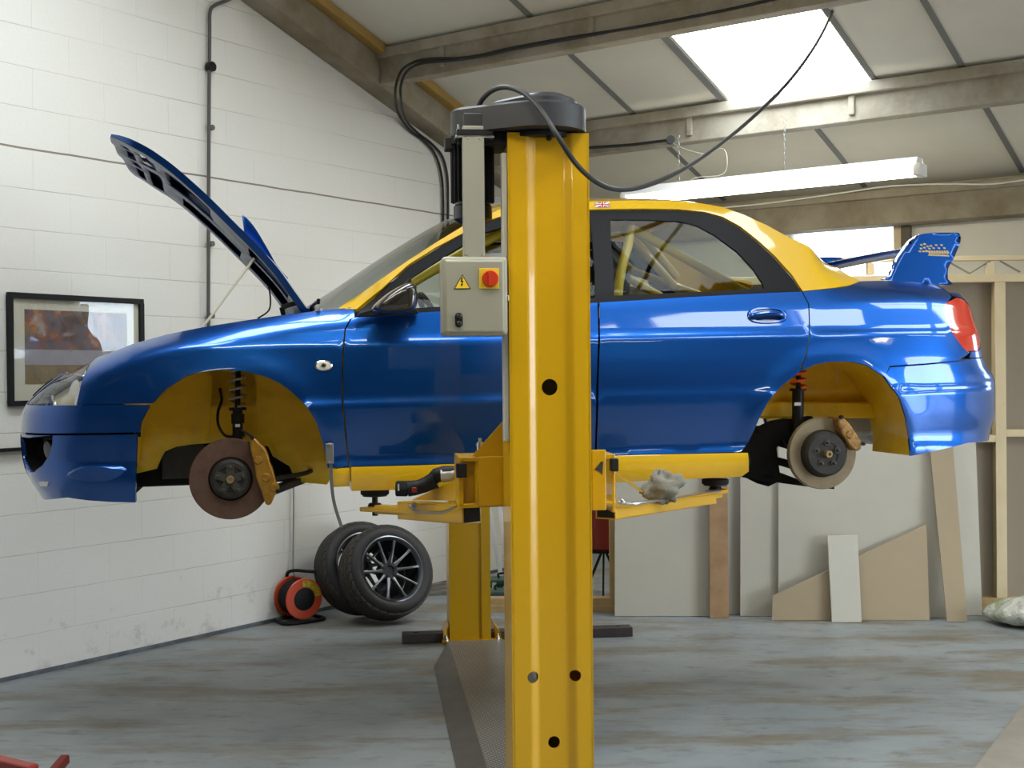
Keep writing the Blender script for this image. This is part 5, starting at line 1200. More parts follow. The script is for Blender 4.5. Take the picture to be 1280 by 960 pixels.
# paint chip and rubber door buffers
k = MB(); k.prism([P5(*q, .249) for q in [(743, 587), (749, 580), (751, 577), (754, 577), (753, 594), (750, 590)]], (0, -.001, 0)); k.build('paint_chip', mat('bare dark metal', (.03, .025, .02), .6), car1, smooth=False)
k = MB(); a, b_ = P5(570, 597, .24), P5(583, 579, .24); k.box((a[0], .22, a[2]), (b_[0], .25, b_[2])); k.build('rubber_buffer', RUB, car1, smooth=False, bevel=.003)
k = MB(); a, b_ = P5(763, 589, .26), P5(772, 573, .26); k.box((a[0], .24, a[2]), (b_[0], .28, b_[2])); k.build('rubber_buffer', RUB, car1, smooth=False, bevel=.003)
k = MB(); p = P5(600, 560, .27); k.lathe([(.012, -.02), (.012, .02), (.005, .02), (.005, .035), (0, .035)], p, (0, 0, 1), 10); k.bar(p + (-.015, 0, .01), p + (.025, 0, .01), .006, .006); k.build('release_bolt', STEEL, car1)
def arm(par, A, Bp, C_, hgt, wid, pad_c, pad_top, frame=None, ext_h=.018):
    """A pivot end, Bp end of outer box, C_ tip of the extension"""
    A, Bp, C_ = map(lambda q: np.array(q, float), (A, Bp, C_))
    d = Bp - A; d /= np.linalg.norm(d); sd = np.cross(d, (0, 0, 1)); sd /= np.linalg.norm(sd)
    up_ = np.array([0, 0, 1.0]); t = .006
    k = MB()
    for off, w, h in ((up_ * (hgt / 2 - t / 2), wid, t), (-up_ * (hgt / 2 - t / 2), wid, t)): k.bar(A + off, Bp + off, w, h)
    for q in (-1, 1): k.bar(A + sd * q * (wid / 2 - t / 2), Bp + sd * q * (wid / 2 - t / 2), t, hgt)
    am = k.build('swing_arm', YLIFT, par, smooth=False, bevel=.002)
    k = MB(); e0 = A + (Bp - A) * .25; k.bar(e0, C_, wid * .72, ext_h); k.bar(e0, C_ - (C_ - Bp) * .35, wid * .6, ext_h * 1.9); k.build('arm_extension', YLIFT, am, smooth=False, bevel=.003)
    k = MB(); k.bar(A + up_ * .001, A + d * .02 + up_ * .001, wid - .014, hgt - .014); 
    k.build('arm_socket', mat('shaded arm inside', (.01, .008, .005), .8), am, smooth=False)  # dark plug stands for the shade in the hollow arm end
    pc = np.array([pad_c[0], pad_c[1], C_[2]])
    k = MB(); k.lathe([(.0, -.03), (.012, -.03), (.012, pad_top - C_[2] - .02), (.05, pad_top - C_[2] - .02), (.05, pad_top - C_[2] - .012), (0, pad_top - C_[2] - .012)], pc, (0, 0, 1), 20); k.lathe([(.03, ext_h / 2), (.024, ext_h / 2 + .012), (0, ext_h / 2 + .012)], pc, (0, 0, 1), 8); sc_ = k.build('screw_pad_stem', DARKM, am)
    k = MB(); k.lathe([(.0, -.014), (.055, -.014), (.058, -.01), (.058, .006), (.054, .008), (0, .008)], (pc[0], pc[1], pad_top), (0, 0, 1), 24); k.build('rubber_pad', RUB, am)
    return am
def world_at(px, py, Y): return LF.loc(at(px, py, Y))
pad_zL = LF.loc(CAR.world((.52, -.79, .152)))[2]; pad_zR = LF.loc(CAR.world((2.0, -.79, .150)))[2]
padL = LF.loc(at(468.5, 614, 5.22)); padR = LF.loc(at(894, 601, 5.52))
zL = LF.loc(at(500, 636.5, 5.03))[2]
aL = arm(car1, LF.loc(at(590, 643, 4.68)), LF.loc(at(508, 637, 5.02)), LF.loc(at(457, 636, 5.20)), .068, .085, padL, padL[2] - .0)
aR = arm(car1, LF.loc(at(757, 642, 4.72)), LF.loc(at(884, 623, 5.45)), LF.loc(at(903, 613, 5.56)), .042, .085, padR, padR[2])
# triangular webs on top of the arms and steel release handles
k = MB(); k.prism([LF.loc(at(*q)) for q in [(575.5, 597, 4.72), (575.5, 626, 4.72), (515, 625, 4.98)]], np.array([0, .008, 0])); k.build('arm_web', YLIFT, aL, smooth=False)
k = MB(); k.tube(smooth_path([LF.loc(at(*q)) for q in [(512, 632, 4.90), (520, 639, 4.84), (545, 641, 4.74), (555, 640, 4.70), (570, 633, 4.62)]], 5), .0055, 8); k.lathe([(.012, 0), (.012, .014), (.007, .014), (.007, .02), (0, .02)], LF.loc(at(518, 631, 4.90)), (0, -1, 0), 8); k.build('release_handle', STEEL, aL)
k = MB(); q = [LF.loc(at(*p)) for p in [(768, 590, 4.76), (768, 630, 4.76), (806, 617, 4.98)]]
for i, j in ((0, 1), (0, 2)): k.bar(q[i], q[j], .008, .012, (0, 1, 0))
k.build('arm_web', YLIFT, aR, smooth=False)
k = MB(); k.tube(smooth_path([LF.loc(at(*p)) for p in [(772, 627, 4.70), (790, 630, 4.76), (806, 628, 4.82), (850, 621, 5.10), (878, 616, 5.28), (900, 613, 5.45)]], 5), .0065, 8); k.lathe([(.012, 0), (.012, .014), (0, .02)], LF.loc(at(776, 627, 4.72)), (0, -1, 0), 8); k.build('release_handle', STEEL, aR)
# ---- the far column
DY = LF.loc((0, 7.47, 0))[1]; 
lift2 = LF.empty('car_lift', label='yellow far column of the lift, standing behind the car on a black floor beam', cat='car lift')
h2 = LF.pix(567, 687, DY + .1)
post_mesh(lift2, DY + .24, -1, [])
k = MB(); k.box((-.078, DY + .010, .02), (.078, DY + .018, 2.3)); k.build('inner_channel', YLIFT, lift2, smooth=False)
k = MB(); k.box((-PW2 - .001, DY + .12, h2[1] - .03), (-PW2 + .001, DY + .15, h2[1] + .02)); k.build('slot', mat('pale slot', (.6, .6, .6), .5), lift2, smooth=False)
k = MB(); k.box((-.175, DY - .04, .0), (.175, DY + .30, .02))
for sx in (-1, 1):
    k.prism([(sx * PW2, DY + .02, .02), (sx * .168, DY - .01, .02), (sx * .168, DY - .01, .05), (sx * PW2, DY + .02, .10)], (0, .22, 0))
bp_ = k.build('base_plate', YLIFT, lift2, smooth=False, bevel=.003)
k = MB()
for sx in (-.15, .15):
    for yy in (DY - .01, DY + .26): k.lathe([(.012, .02), (.012, .035), (.006, .035), (.006, .05), (0, .05)], (sx, yy, 0), (0, 0, 1), 8)
k.build('anchor_bolts', STEEL, bp_)
k = MB(); k.box((-.42 , DY + .02, 0), (.94, DY + .12, .055)); 
fbm = k.build('floor_beam', mat('rusty black steel', (.045, .035, .035), .6, .2, noise=(10, .5, (.08, .05, .04))), lift2, smooth=False, bevel=.004)
k = MB(); 
for x in (-.34, .86): k.lathe([(.014, .055), (.014, .0555), (0, .0555)], (x, DY + .07, 0), (0, 0, 1), 12)
k.build('bolt_hole', mat('hole shade black', (.003, .003, .003), .9), fbm)  # flat black discs paint the shade of open holes
car2 = carriage(lift2, 1.02, 1.20, 1.32, DY + .24, -1)
fl = CAR.world((.55, .74, .19)); fl2 = CAR.world((2.0, .74, .19)); q1 = LF.loc(fl); q2 = LF.loc(fl2)
arm(car2, (-.16, DY - .08, 1.04), (-.45, DY - .22, 1.04), (q1[0] - .04, q1[1], 1.04), .06, .085, q1, q1[2] - .012)
arm(car2, (.16, DY - .08, 1.04), (.6, DY - .2, 1.04), (q2[0] + .04, q2[1], 1.04), .06, .085, q2, q2[2] - .012)
for o in lift2.children:      # the far column is folded a little narrower
    n_ = o.name.split('.')[0]
    if n_ in ('column', 'column_web', 'inner_channel', 'slot'): o.scale[0] = .88; o.location[0] = -.026
    elif n_ == 'base_plate': o.location[0] = -.016
# cables: the lift's own supply cable looping up to the roof
CBL = mat('black cable', (.012, .012, .013), .45)
pts = [at(596, 139, 4.34), at(603, 124, 4.3), at(616, 113, 4.25), at(632, 109, 4.2), at(650, 114, 4.15), at(664, 124, 4.1), at(680, 143, 4.05), at(700, 175, 4.02), at(722, 207, 4.05), at(748, 229, 4.15), at(775, 237, 4.3), at(808, 232, 4.5), at(850, 214, 4.8), at(890, 188, 5.2), at(935, 152, 5.7), at(985, 103, 6.3), at(1020, 55, 6.9), at(1040, 15, 7.4), at(1046, -10, 7.75)]
k = MB(); sp = smooth_path(pts, 8); k.tube(sp, .0085, 10); tag(k.build('power_cable', CBL), 'black supply cable looping from the lift motor up to the roof beam', 'cable')
k = MB(); p = LF.pix3(686, 173, -.006); k.lathe([(.010, 0), (.010, .015), (.006, .02), (0, .02)], p, (0, -1, 0), 12); k.tube([p + (0, -.005, 0), p + (.003, -.006, .04)], .004, 8); k.build('cable_grommet', BLK, lift)
# ================================================================== WALL THINGS
def WP(t, z, s=0.0): return np.array(bw(s, t, z))
# two black cables: along the first purlin, over the corner loop and down the wall
def pur(px, py, t=2.86, off=-.085):
    s, z = on_eaves(px, py, t + off); return np.array(bw(s, t + off, z))
def wl(px, py, s=.02): t, z = on_wall(px, py, s); return np.array(bw(s, t, z))
for nm, pts, lb in (('a', [pur(1090, -25), pur(990, -6), pur(900, 14), pur(800, 33), pur(700, 49), pur(640, 60), pur(600, 69), pur(570, 73), pur(545, 73), pur(522, 76), pur(506, 84, 2.70, 0), pur(498, 96, 2.70, 0), pur(494, 116, 2.75, 0), wl(497, 140, .10), wl(512, 162, .03), wl(532, 178), wl(545, 195), wl(552, 220), wl(554, 250), wl(554, 290), wl(554, 420)], 'black cable clipped along the concrete purlin and looping down the block wall'),
                    ('b', [pur(760, 40, off=-.09), pur(700, 51, off=-.09), pur(640, 62, off=-.09), pur(600, 71, off=-.09), pur(560, 76, off=-.09), pur(527, 79, off=-.09), pur(510, 88, 2.70, 0), pur(502, 103, 2.70, 0), pur(501, 122, 2.75, 0), wl(506, 148, .09), wl(522, 166, .03), wl(540, 180), wl(553, 196), wl(559, 220), wl(560, 250), wl(560, 290), wl(560, 420)], 'second black cable, inner one of the two dropping down the block wall')):
    k = MB(); k.tube(smooth_path(pts, 6), .0095, 8); tag(k.build('wall_cable', CBL), lb, 'cable')
k = MB(); pts = [pur(735, 185, 4.14), pur(790, 181, 4.14), pur(838, 175, 4.14)]; k.tube(pts, .011, 8); q = pts[-1]; k.lathe([(.0, -.02), (.03, -.02), (.03, .02), (0, .02)], q, (0, 1, 0), 12); tag(k.build('roof_cable', CBL), 'short black cable ending in a round box on the second purlin', 'cable')
k = MB(); pts = [pur(838, 177, 4.14), pur(855, 186, 4.14, -.1), pur(880, 192, 4.14, -.1), pur(903, 186, 4.14, -.1), pur(909, 200, 4.10, -.1), pur(903, 218, 4.0, .0), pur(870, 222, 4.0, .0), pur(862, 228, 4.0, 0)]; k.tube(smooth_path(pts, 5), .003, 6); tag(k.build('lamp_flex', mat('grey flex', (.45, .42, .35), .5)), 'thin pale flex drooping from the round box to the fluorescent light', 'cable')
k = MB(); pts = [pur(880, 262, 5.40), pur(960, 254, 5.40), pur(1040, 243, 5.40), pur(1110, 233, 5.40), pur(1180, 230, 5.40), pur(1240, 230, 5.40), pur(1300, 222, 5.40)]; k.tube(smooth_path(pts, 5), .006, 6); tag(k.build('white_cable', WHITEM), 'white cable running along the stained eaves beam', 'cable')
# steel conduit up the wall with a round junction box
k = MB(); k.tube(smooth_path([wl(300, -8, .03), wl(285, 0, .03), wl(268, 7, .03), wl(262.5, 16, .03), wl(262, 50, .03), wl(261, 200, .03), wl(260.5, 420, .03), wl(260.5, 440, .03)], 5), .011, 10); cd = k.build('conduit_pipe', mat('dark grey conduit', (.09, .085, .08), .5)); tag(cd, 'dark conduit pipe running straight up the white block wall behind the bonnet', 'pipe')
k = MB(); k.lathe([(.03, 0), (.03, .035), (0, .037)], wl(261, 84, .015), B3, 20); k.build('junction_box', BLK, cd)
k = MB()
for py in (160, 305, 395): k.lathe([(.017, 0), (.017, .03), (0, .03)], wl(262, py, .01), B3, 10)
k.build('pipe_clip', mat('dark grey conduit', (.09, .085, .08), .5), cd)
k = MB(); k.tube(smooth_path([wl(367, 560, .02), wl(367, 640, .02), wl(366.5, 690, .02), wl(367, 716, .05), wl(372, 722, .08)], 5), .005, 6); tag(k.build('lead', mat('grey lead', (.25, .25, .25), .5)), 'thin grey lead dropping down the wall to the cable reel', 'cable')
# framed picture of a rally car
fr = Frame(WP(*on_wall(7, 508), s=0) + B3 * .01, 0)
t0, z1 = on_wall(7, 365); t1, _ = on_wall(176, 372); _, z0 = on_wall(9, 508)
def wbox(k, ta, tb, za, zb, s0, s1): k.prism([WP(ta, za, s0), WP(tb, za, s0), WP(tb, zb, s0), WP(ta, zb, s0)], B3 * (s1 - s0))
pic = empty('framed_picture', tuple(WP((t0 + t1) / 2, (z0 + z1) / 2, .015)), (0, 0, 0), 'black-framed picture on the block wall beside the nose of the car', 'picture')
po = np.array(pic.location)
def pbuild(k, nm, m, par=pic, **kw):
    k.v = [tuple(np.array(p) - po) for p in k.v]; return k.build(nm, m, par, **kw)
w_ = .028; k = MB()
for a in ((t0, t1, z0, z0 + w_), (t0, t1, z1 - w_, z1), (t0, t0 + w_, z0 + w_, z1 - w_), (t1 - w_, t1, z0 + w_, z1 - w_)): wbox(k, *a, .004, .028)
pbuild(k, 'frame', BLK, smooth=False, bevel=.002)
k = MB(); wbox(k, t0 + w_, t1 - w_, z0 + w_, z1 - w_, .006, .012); pbuild(k, 'mount', mat('cream picture mount', (.62, .60, .48), .6), smooth=False)
def pic_mat():
    m = bpy.data.materials.new('printed photograph'); m.use_nodes = True; nt = m.node_tree; b = nt.nodes['Principled BSDF']; N = nt.nodes.new; Lk = nt.links.new
    tc = N('ShaderNodeTexCoord'); n = N('ShaderNodeTexNoise'); n.inputs['Scale'].default_value = 9; n.inputs['Detail'].default_value = 5; Lk(tc.outputs['Object'], n.inputs[0])
    r = N('ShaderNodeValToRGB'); e = r.color_ramp.elements; e[0].position = .3; e[0].color = (.05, .06, .09, 1); e[1].position = .7; e[1].color = (.35, .30, .28, 1)
    for p, c in ((.42, (.16, .09, .06, 1)), (.5, (.14, .13, .16, 1)), (.58, (.30, .11, .05, 1))): x = e.new(p); x.color = c
    Lk(n.outputs['Fac'], r.inputs[0]); Lk(r.outputs[0], b.inputs['Base Color']); b.inputs['Roughness'].default_value = .4; return m
m1 = .075; pz0, pz1 = z0 + .115, z1 - .085; pt0, pt1 = t0 + .10, t1 - .11
k = MB(); wbox(k, pt0, pt1, pz0 + .18, pz1, .012, .014); pbuild(k, 'print', pic_mat(), smooth=False)
k = MB(); wbox(k, pt0, pt1, pz0 + .10, pz0 + .18, .012, .014); pbuild(k, 'print_road', mat('print grey road', (.32, .30, .33), .4, noise=(8, .5, (.42, .42, .46))), smooth=False)
k = MB(); wbox(k, pt0, pt1, pz0, pz0 + .10, .012, .014); pbuild(k, 'print_verge', mat('print brown verge', (.26, .20, .11), .4, noise=(10, .7, (.14, .11, .07))), smooth=False)
k = MB(); k.add([WP(t0 + w_, z0 + w_, .019), WP(t1 - w_, z0 + w_, .019), WP(t1 - w_, z1 - w_, .019), WP(t0 + w_, z1 - w_, .019)], [(0, 1, 2, 3)]); pbuild(k, 'picture_glass', glass('picture glass', (.97, .97, .97), refl=1.2), smooth=False)
# thin black strip standing for a shadow line lower on the wall
k = MB(); _, zl = on_wall(0, 562); wbox(k, -1.2, on_wall(60, 562)[0], zl - .012, zl + .006, .0, .03); tag(k.build('wall_shadow_strip', BLK, smooth=False), 'thin black strip for the shadow line on the wall below the framed picture', 'shadow strip')
# ================================================================== BACK PARTITION
_g0 = ground(740, 765); _g1 = ground(1229, 765)
PF = Frame((_g0[0], _g0[1], 0), math.atan2(_g1[1] - _g0[1], _g1[0] - _g0[0]))
def PX(px, py, y=0.0): return PF.pix3(px, py, y)
part_ = PF.empty('timber_partition', label='unfinished timber stud partition across the back, standing behind the leaning sheets', cat='partition')
xR = PX(1290, 500)[0] + 1.2; zT = PX(1200, 343)[2]
def stick(nm, lo, hi, m=WD): k = MB(); k.box(lo, hi); return k.build(nm, m, part_, smooth=False, bevel=.003)
a = PX(762, 700)[0]; b_ = PX(772, 700)[0]
stick('stud', (a, 0, .09), (b_, .09, zT), WDD)
zt2 = PX(1200, 353)[2]
stick('top_rail', (a, 0, zt2), (xR, .09, zT))
stick('head_rail', (PX(1000, 322)[0], .02, PX(1000, 328)[2]), (xR, .08, PX(1000, 322)[2]))
xl = PX(605, 760)[0]; stick('bottom_plate', (xl, -.01, .0), (xR, .09, .045), WDD); stick('bottom_plate', (xl, .0, .045), (xR, .09, .09), WDD)
for px in (1251.5,): x = PX(px, 550)[0]; stick('stud', (x - .034, 0, .09), (x + .034, .09, zt2))
x = PX(1251.5, 550)[0]
for xx in (x + .62, x + 1.2, x - .62, x - 1.24, x - 1.86): stick('stud', (xx - .024, 0, .09), (xx + .024, .09, zt2))
stick('noggin', (PX(1150, 548)[0], 0, PX(1200, 553)[2]), (x - .034, .09, PX(1200, 544)[2]))
stick('noggin', (x + .034, 0, PX(1270, 546)[2]), (xR, .09, PX(1270, 537)[2]))
for px in (1240, 1165, 1090):
    xx = PX(px, 335)[0]; stick('short_stud', (xx - .022, .02, PX(px, 343)[2]), (xx + .022, .08, PX(px, 328)[2]))
for p0, p1 in (((1185, 327), (1212, 342)), ((1212, 342), (1238, 326)), ((1110, 341), (1140, 327)), ((1250, 326), (1275, 340))):  # thin grey bars stand in for wire shadows between the rails
    k = MB(); k.bar(PX(*p0, .05), PX(*p1, .05), .008, .02, (0, 1, 0)); k.build('shadow_bar', mat('grey wire brace', (.30, .26, .2), .5), part_, smooth=False)
k = MB(); k.box((a, .075, .09), (xR, .088, zt2 + .02)); k.build('backing_board', mat('brown paper-faced board', (.30, .25, .185), .8, noise=(1.5, .3, (.26, .215, .155))), part_, smooth=False)
# sheets leaning on the partition
PBG = mat('grey plasterboard', (.54, .51, .42), .8, noise=(1.2, .3, (.38, .365, .31)))
PBL = mat('pale grey plasterboard', (.60, .57, .48), .8, noise=(1.2, .3, (.42, .41, .36)))
PBB = mat('brown side of plasterboard', (.42, .33, .21), .8, noise=(1.5, .3, (.28, .235, .165)))
TIM = mat('brown timber board', (.42, .26, .13), .7, noise=(7, .7, (.27, .15, .07)))
def lean(nm, px_poly, off_b, hz, m, label, cat, group=None, th=.0125, off_t=-.02):
    """px outline on a plane leaning from off_b in front of the partition at the floor to off_t at height hz"""
    # plane: y = -(off_b + (off_t-off_b)*z/hz)
    sl = (off_b - (-off_t)) / hz; P = []
    for q in px_poly:
        if len(q) == 3: x, z = q[0], q[1]; P.append(np.array([x, -off_b + sl * z, z])); continue
        d = ray(*q); o = EYEP - PF.O; ox, oy, oz = o @ PF.ex, o @ PF.ey, o @ PF.ez; dx, dy, dz = d @ PF.ex, d @ PF.ey, d @ PF.ez
        t = (-off_b - oy + sl * oz) / (dy - sl * dz); p = np.array([ox + dx * t, oy + dy * t, oz + dz * t]); P.append(p)
    zmin = min(p[2] for p in P)
    for p in P:
        if p[2] < .05: p[2] = .003 ; p[1] = -off_b + sl * p[2]
    e = PF.empty(nm, label=label, cat=cat, group=group) if False else None
    k = MB(); k.prism([PF.world(p) for p in P], PF.ey * th); o = k.build(nm, m, smooth=False); return tag(o, label, cat, group)
GRP_ = 'plasterboard sheets leaning on the partition'
lean('plasterboard_sheet', [(768.5, 768), (888, 769.5), (888, 470), (768.5, 470)], .16, 1.75, PBG, 'grey plasterboard sheet leaning at the left, next to the brown timber board', 'plasterboard', GRP_)
lean('plasterboard_sheet', [(905, 769), (1005, 770), (1005, 440), (905, 440)], .10, 1.9, PBL, 'pale plasterboard sheet just right of the brown timber board, rearmost there', 'plasterboard', GRP_)
lean('plasterboard_sheet', [(925.5, 770), (1183, 773), (1160, 440), (925.5, 440)], .16, 1.9, PBG, 'wide grey plasterboard sheet, second from the front behind the cut brown offcut', 'plasterboard', GRP_, off_t=-.04)
lean('plasterboard_sheet', [(973, 771), (1190, 774), (1171, 450), (973, 450)], .20, 1.86, PBG, 'grey plasterboard sheet directly behind the brown offcut, front of the wide ones', 'plasterboard', GRP_, off_t=-.06)
lean('plasterboard_sheet', [(1100, 772), (1228, 773), (1217, 480), (1100, 470)], .13, 1.8, PBL, 'pale plasterboard sheet at the right end, next to the open studs', 'plasterboard', GRP_)
lean('timber_board', [(887.5, 770), (911, 771), (908, 480), (886, 480)], .23, 1.7, TIM, 'narrow brown timber board standing between the left plasterboard sheets', 'timber board', None, .03, off_t=-.08)
lean('plasterboard_offcut', [(965, 775), (966, 745), (1158, 656), (1162, 776)], .30, 1.6, PBB, 'brown plasterboard offcut with a sloping cut top edge', 'plasterboard', None)
lean('plasterboard_strip', [(1040, 776), (1077, 776.5), (1072, 669), (1034.5, 670)], .36, 1.5, PBL, 'short upright grey plasterboard strip leaning in front of the brown offcut', 'plasterboard', None)
lean('plasterboard_strip', [(1184, 779), (1209.5, 779), (1190, 545), (1161, 545)], .34, 1.9, PBB, 'tall narrow brown plasterboard strip leaning under the rear bumper', 'plasterboard', None)
# bag of plaster at the right edge
def lump(nm, prof, c, m, label, cat, seed=1, n=28, amp=.02):
    """prof: rings (rx, ry, z)"""
    random.seed(seed); k = MB(); V = []
    for i, (rx, ry, z) in enumerate(prof):
        for j in range(n):
            a = 2 * math.pi * j / n; w = 1 + .10 * math.sin(3 * a + i * .5) + .06 * math.sin(7 * a + i) + random.uniform(-1, 1) * amp * 2
            V.append((c[0] + rx * w * math.cos(a), c[1] + ry * w * math.sin(a), c[2] + z + random.uniform(-1, 1) * amp * .3 * (0 < i < len(prof))))
    m_ = len(prof); k.add(V, [(i * n + j, i * n + (j + 1) % n, (i + 1) * n + (j + 1) % n, (i + 1) * n + j) for i in range(m_ - 1) for j in range(n)] + [tuple(range(n - 1, -1, -1)), tuple((m_ - 1) * n + j for j in range(n))])
    o = k.build(nm, m, sharp=0); s_ = o.modifiers.new('s', 'SUBSURF'); s_.levels = 1; s_.render_levels = 2
    return tag(o, label, cat)
g_ = ground(1292, 786)
lump('plastic_bag', [(.20, .15, .004), (.30, .22, .03), (.33, .23, .07), (.28, .19, .12), (.20, .12, .16), (.10, .05, .18), (.02, .02, .185)], (g_[0] + .08, g_[1] + .12, 0), mat('white and green plastic sack', (.62, .62, .56), .22, 0, .4, noise=(6, .9, (.16, .26, .05)), bump=(14, 1.0, .05)), 'crumpled white, green and yellow plastic sack on the floor at the right edge', 'bag', 3, amp=.03)
k = MB(); yb = [(1262, 779), (1284, 786), (1290, 776), (1270, 770)]
# ---- things in the gap between the columns
gz_ = ground(632, 742)
k = MB()
for i, (pa, pb) in enumerate((((628, 716), (598, 560)), ((636, 722), (617, 570)))):
    A_ = at(pa[0], pa[1], 9.42 + .2 * i); B_ = at(pb[0], pb[1], 9.5 + .2 * i); A_[2] = .015
    k = MB(); k.bar(A_, B_, .075 if i == 0 else .05, .03); tag(k.build('white_board', mat('white painted board', (.72, .72, .72), .5), smooth=False, bevel=.003), ('wide white board leaning in the gap between the lift columns', 'narrower white board leaning close to the near lift column')[i], 'board', 'white boards')
for i, (px, py, w, h, d) in enumerate(((629, 746, .15, .085, .10), (629, 727, .13, .11, .10))):
    g_ = ground(629, 752 - 3 * i); z = i * .0
    e = empty('tool_case', (g_[0] + .02 * i, g_[1] - .02 + .27 * i, 0), (0, 0, .1), ('green-black tool case on the floor between the lift columns, nearest the plate', 'smaller dark case behind the green-black one between the columns')[i], 'case', 'tool cases')
    k = MB(); k.box((-w, -d, .002), (w, d, h)); k.build('case_body', mat('dark green plastic', (.02, .07, .045), .4), e, smooth=False, bevel=.012)
    k = MB(); k.box((-.03, -d - .006, h * .35), (.03, -d, h * .65)); k.box((-w + .02, -d - .006, h * .5), (-w + .05, -d, h * .85)); k.build('latch', mat('white plastic', (.6, .6, .6), .4), e, smooth=False, bevel=.002)
    k = MB(); k.tube(smooth_path([(-.05, 0, h), (-.05, 0, h + .03), (.05, 0, h + .03), (.05, 0, h)], 4), .008, 8); k.build('handle', BLK, e)
g_ = ground(632, 712)
lump('blue_cloth', [(.05, .05, .004), (.09, .07, .03), (.07, .05, .07), (.03, .02, .09)], (g_[0] - .03, g_[1] - 1.7, .0), mat('navy cloth', (.02, .025, .09), .8), 'small dark blue cloth heap at the foot of the white boards', 'cloth', 5)
# dark red cylinder and a black folding stand seen through the doorway
C0 = at(744, 690, 9.0)
e = empty('gas_cylinder', (C0[0] + .06, C0[1], 0), (0, 0, 0), 'dark red gas cylinder seen through the gap right of the near column', 'gas cylinder')
k = MB(); k.lathe([(.0, .32), (.11, .32), (.125, .34), (.125, 1.15), (.10, 1.25), (.05, 1.31), (.03, 1.33), (0, 1.33)], (0, 0, 0), (0, 0, 1), 28); k.build('cylinder_body', mat('dark red enamel', (.22, .02, .008), .45), e)
k = MB(); k.lathe([(.02, 1.33), (.02, 1.40), (.035, 1.40), (.035, 1.42), (0, 1.42)], (0, 0, 0), (0, 0, 1), 12); k.build('valve', STEEL, e)
k = MB()
for a in (.4, 2.5, 4.6): k.bar((0, 0, .34), (.16 * math.cos(a), .16 * math.sin(a), .004), .014, .014)
k.lathe([(.13, .31), (.13, .33), (0, .33)], (0, 0, 0), (0, 0, 1), 20); k.build('stand', BLK, e, smooth=False)
# small litter by the far column
g_ = ground(552, 738)
lump('white_bag', [(.04, .03, .004), (.07, .05, .04), (.05, .04, .10), (.02, .02, .12)], (g_[0], g_[1] + .4, 0), mat('white polythene', (.65, .67, .7), .4), 'small white bag on the floor left of the far lift column', 'bag', 8)
k = MB(); k.tube(smooth_path([(g_[0] - .06 + .05 * math.cos(a), g_[1] + .62, .17 + .05 * math.sin(a)) for a in np.linspace(0, 5.6, 12)], 3), .012, 8); k.tube([(g_[0] - .02, g_[1] + .62, .003), (g_[0] - .05, g_[1] + .62, .13)], .012, 8); tag(k.build('green_hose', mat('green hose', (.02, .10, .06), .5)), 'short coil of green hose behind the small white bag', 'hose')
g_ = ground(548, 752)
for i in range(3):
    k = MB(); A_ = np.array([g_[0] - .10 - .05 * i, g_[1] + .25 + .16 * i, .012 + .0 * i]); k.bar(A_, A_ + (.24, .05, .012), .03, .016); tag(k.build('wood_offcut', mat('grey wood offcut', (.22, .19, .16), .8), smooth=False), ('grey wood offcut on the floor beside the tyres, nearest one', 'grey wood offcut on the floor beside the tyres, middle one', 'grey wood offcut on the floor beside the tyres, farthest one')[i], 'offcut', 'wood offcuts')
# ================================================================== FLOOR THINGS
# chequer plate cover between the columns: rises to a flat top from bevelled edges
def chequer():
    m = bpy.data.materials.new('dirty chequer plate'); m.use_nodes = True; nt = m.node_tree; b = nt.nodes['Principled BSDF']; N = nt.nodes.new; Lk = nt.links.new
    tc = N('ShaderNodeTexCoord'); H = []
    for ang, ox in ((45, 0), (-45, .5)):
        mp = N('ShaderNodeMapping'); mp.inputs['Rotation'].default_value = (0, 0, R(ang)); mp.inputs['Scale'].default_value = (62, 62, 62); mp.inputs['Location'].default_value = (ox, ox, 0); Lk(tc.outputs['Object'], mp.inputs[0])
        ck = N('ShaderNodeTexBrick'); ck.inputs['Scale'].default_value = 1; ck.inputs['Brick Width'].default_value = 1.0; ck.inputs['Row Height'].default_value = 1.0; ck.inputs['Mortar Size'].default_value = .17; ck.inputs['Mortar Smooth'].default_value = .3; ck.offset = 0; Lk(mp.outputs[0], ck.inputs['Vector']); H.append(ck)
    n = N('ShaderNodeTexNoise'); n.inputs['Scale'].default_value = 3; n.inputs['Detail'].default_value = 6; Lk(tc.outputs['Object'], n.inputs[0])
    r = N('ShaderNodeValToRGB'); r.color_ramp.elements[0].position = .4; r.color_ramp.elements[0].color = (.028, .025, .023, 1); r.color_ramp.elements[1].position = .65; r.color_ramp.elements[1].color = (.075, .064, .052, 1); Lk(n.outputs['Fac'], r.inputs[0])
    mx = N('ShaderNodeMixRGB'); mx.inputs[1].default_value = (.42, .40, .37, 1); Lk(H[0].outputs['Fac'], mx.inputs[0]); Lk(r.outputs[0], mx.inputs[2])
    inv = N('ShaderNodeMixRGB'); inv.inputs[0].default_value = 1.0; Lk(mx.outputs[0], inv.inputs[2]); Lk(r.outputs[0], inv.inputs[1]); Lk(inv.outputs[0], b.inputs['Base Color'])
    b.inputs['Metallic'].default_value = .35; b.inputs['Roughness'].default_value = .42
    s_ = N('ShaderNodeMath'); s_.operation = 'SUBTRACT'; s_.inputs[0].default_value = 1; Lk(H[0].outputs['Fac'], s_.inputs[1]); bp = N('ShaderNodeBump'); bp.inputs['Strength'].default_value = .8; bp.inputs['Distance'].default_value = .003; Lk(s_.outputs[0], bp.inputs['Height']); Lk(bp.outputs[0], b.inputs['Normal'])
    return m
def GL_(px, py): return LF.loc(ground(px, py))
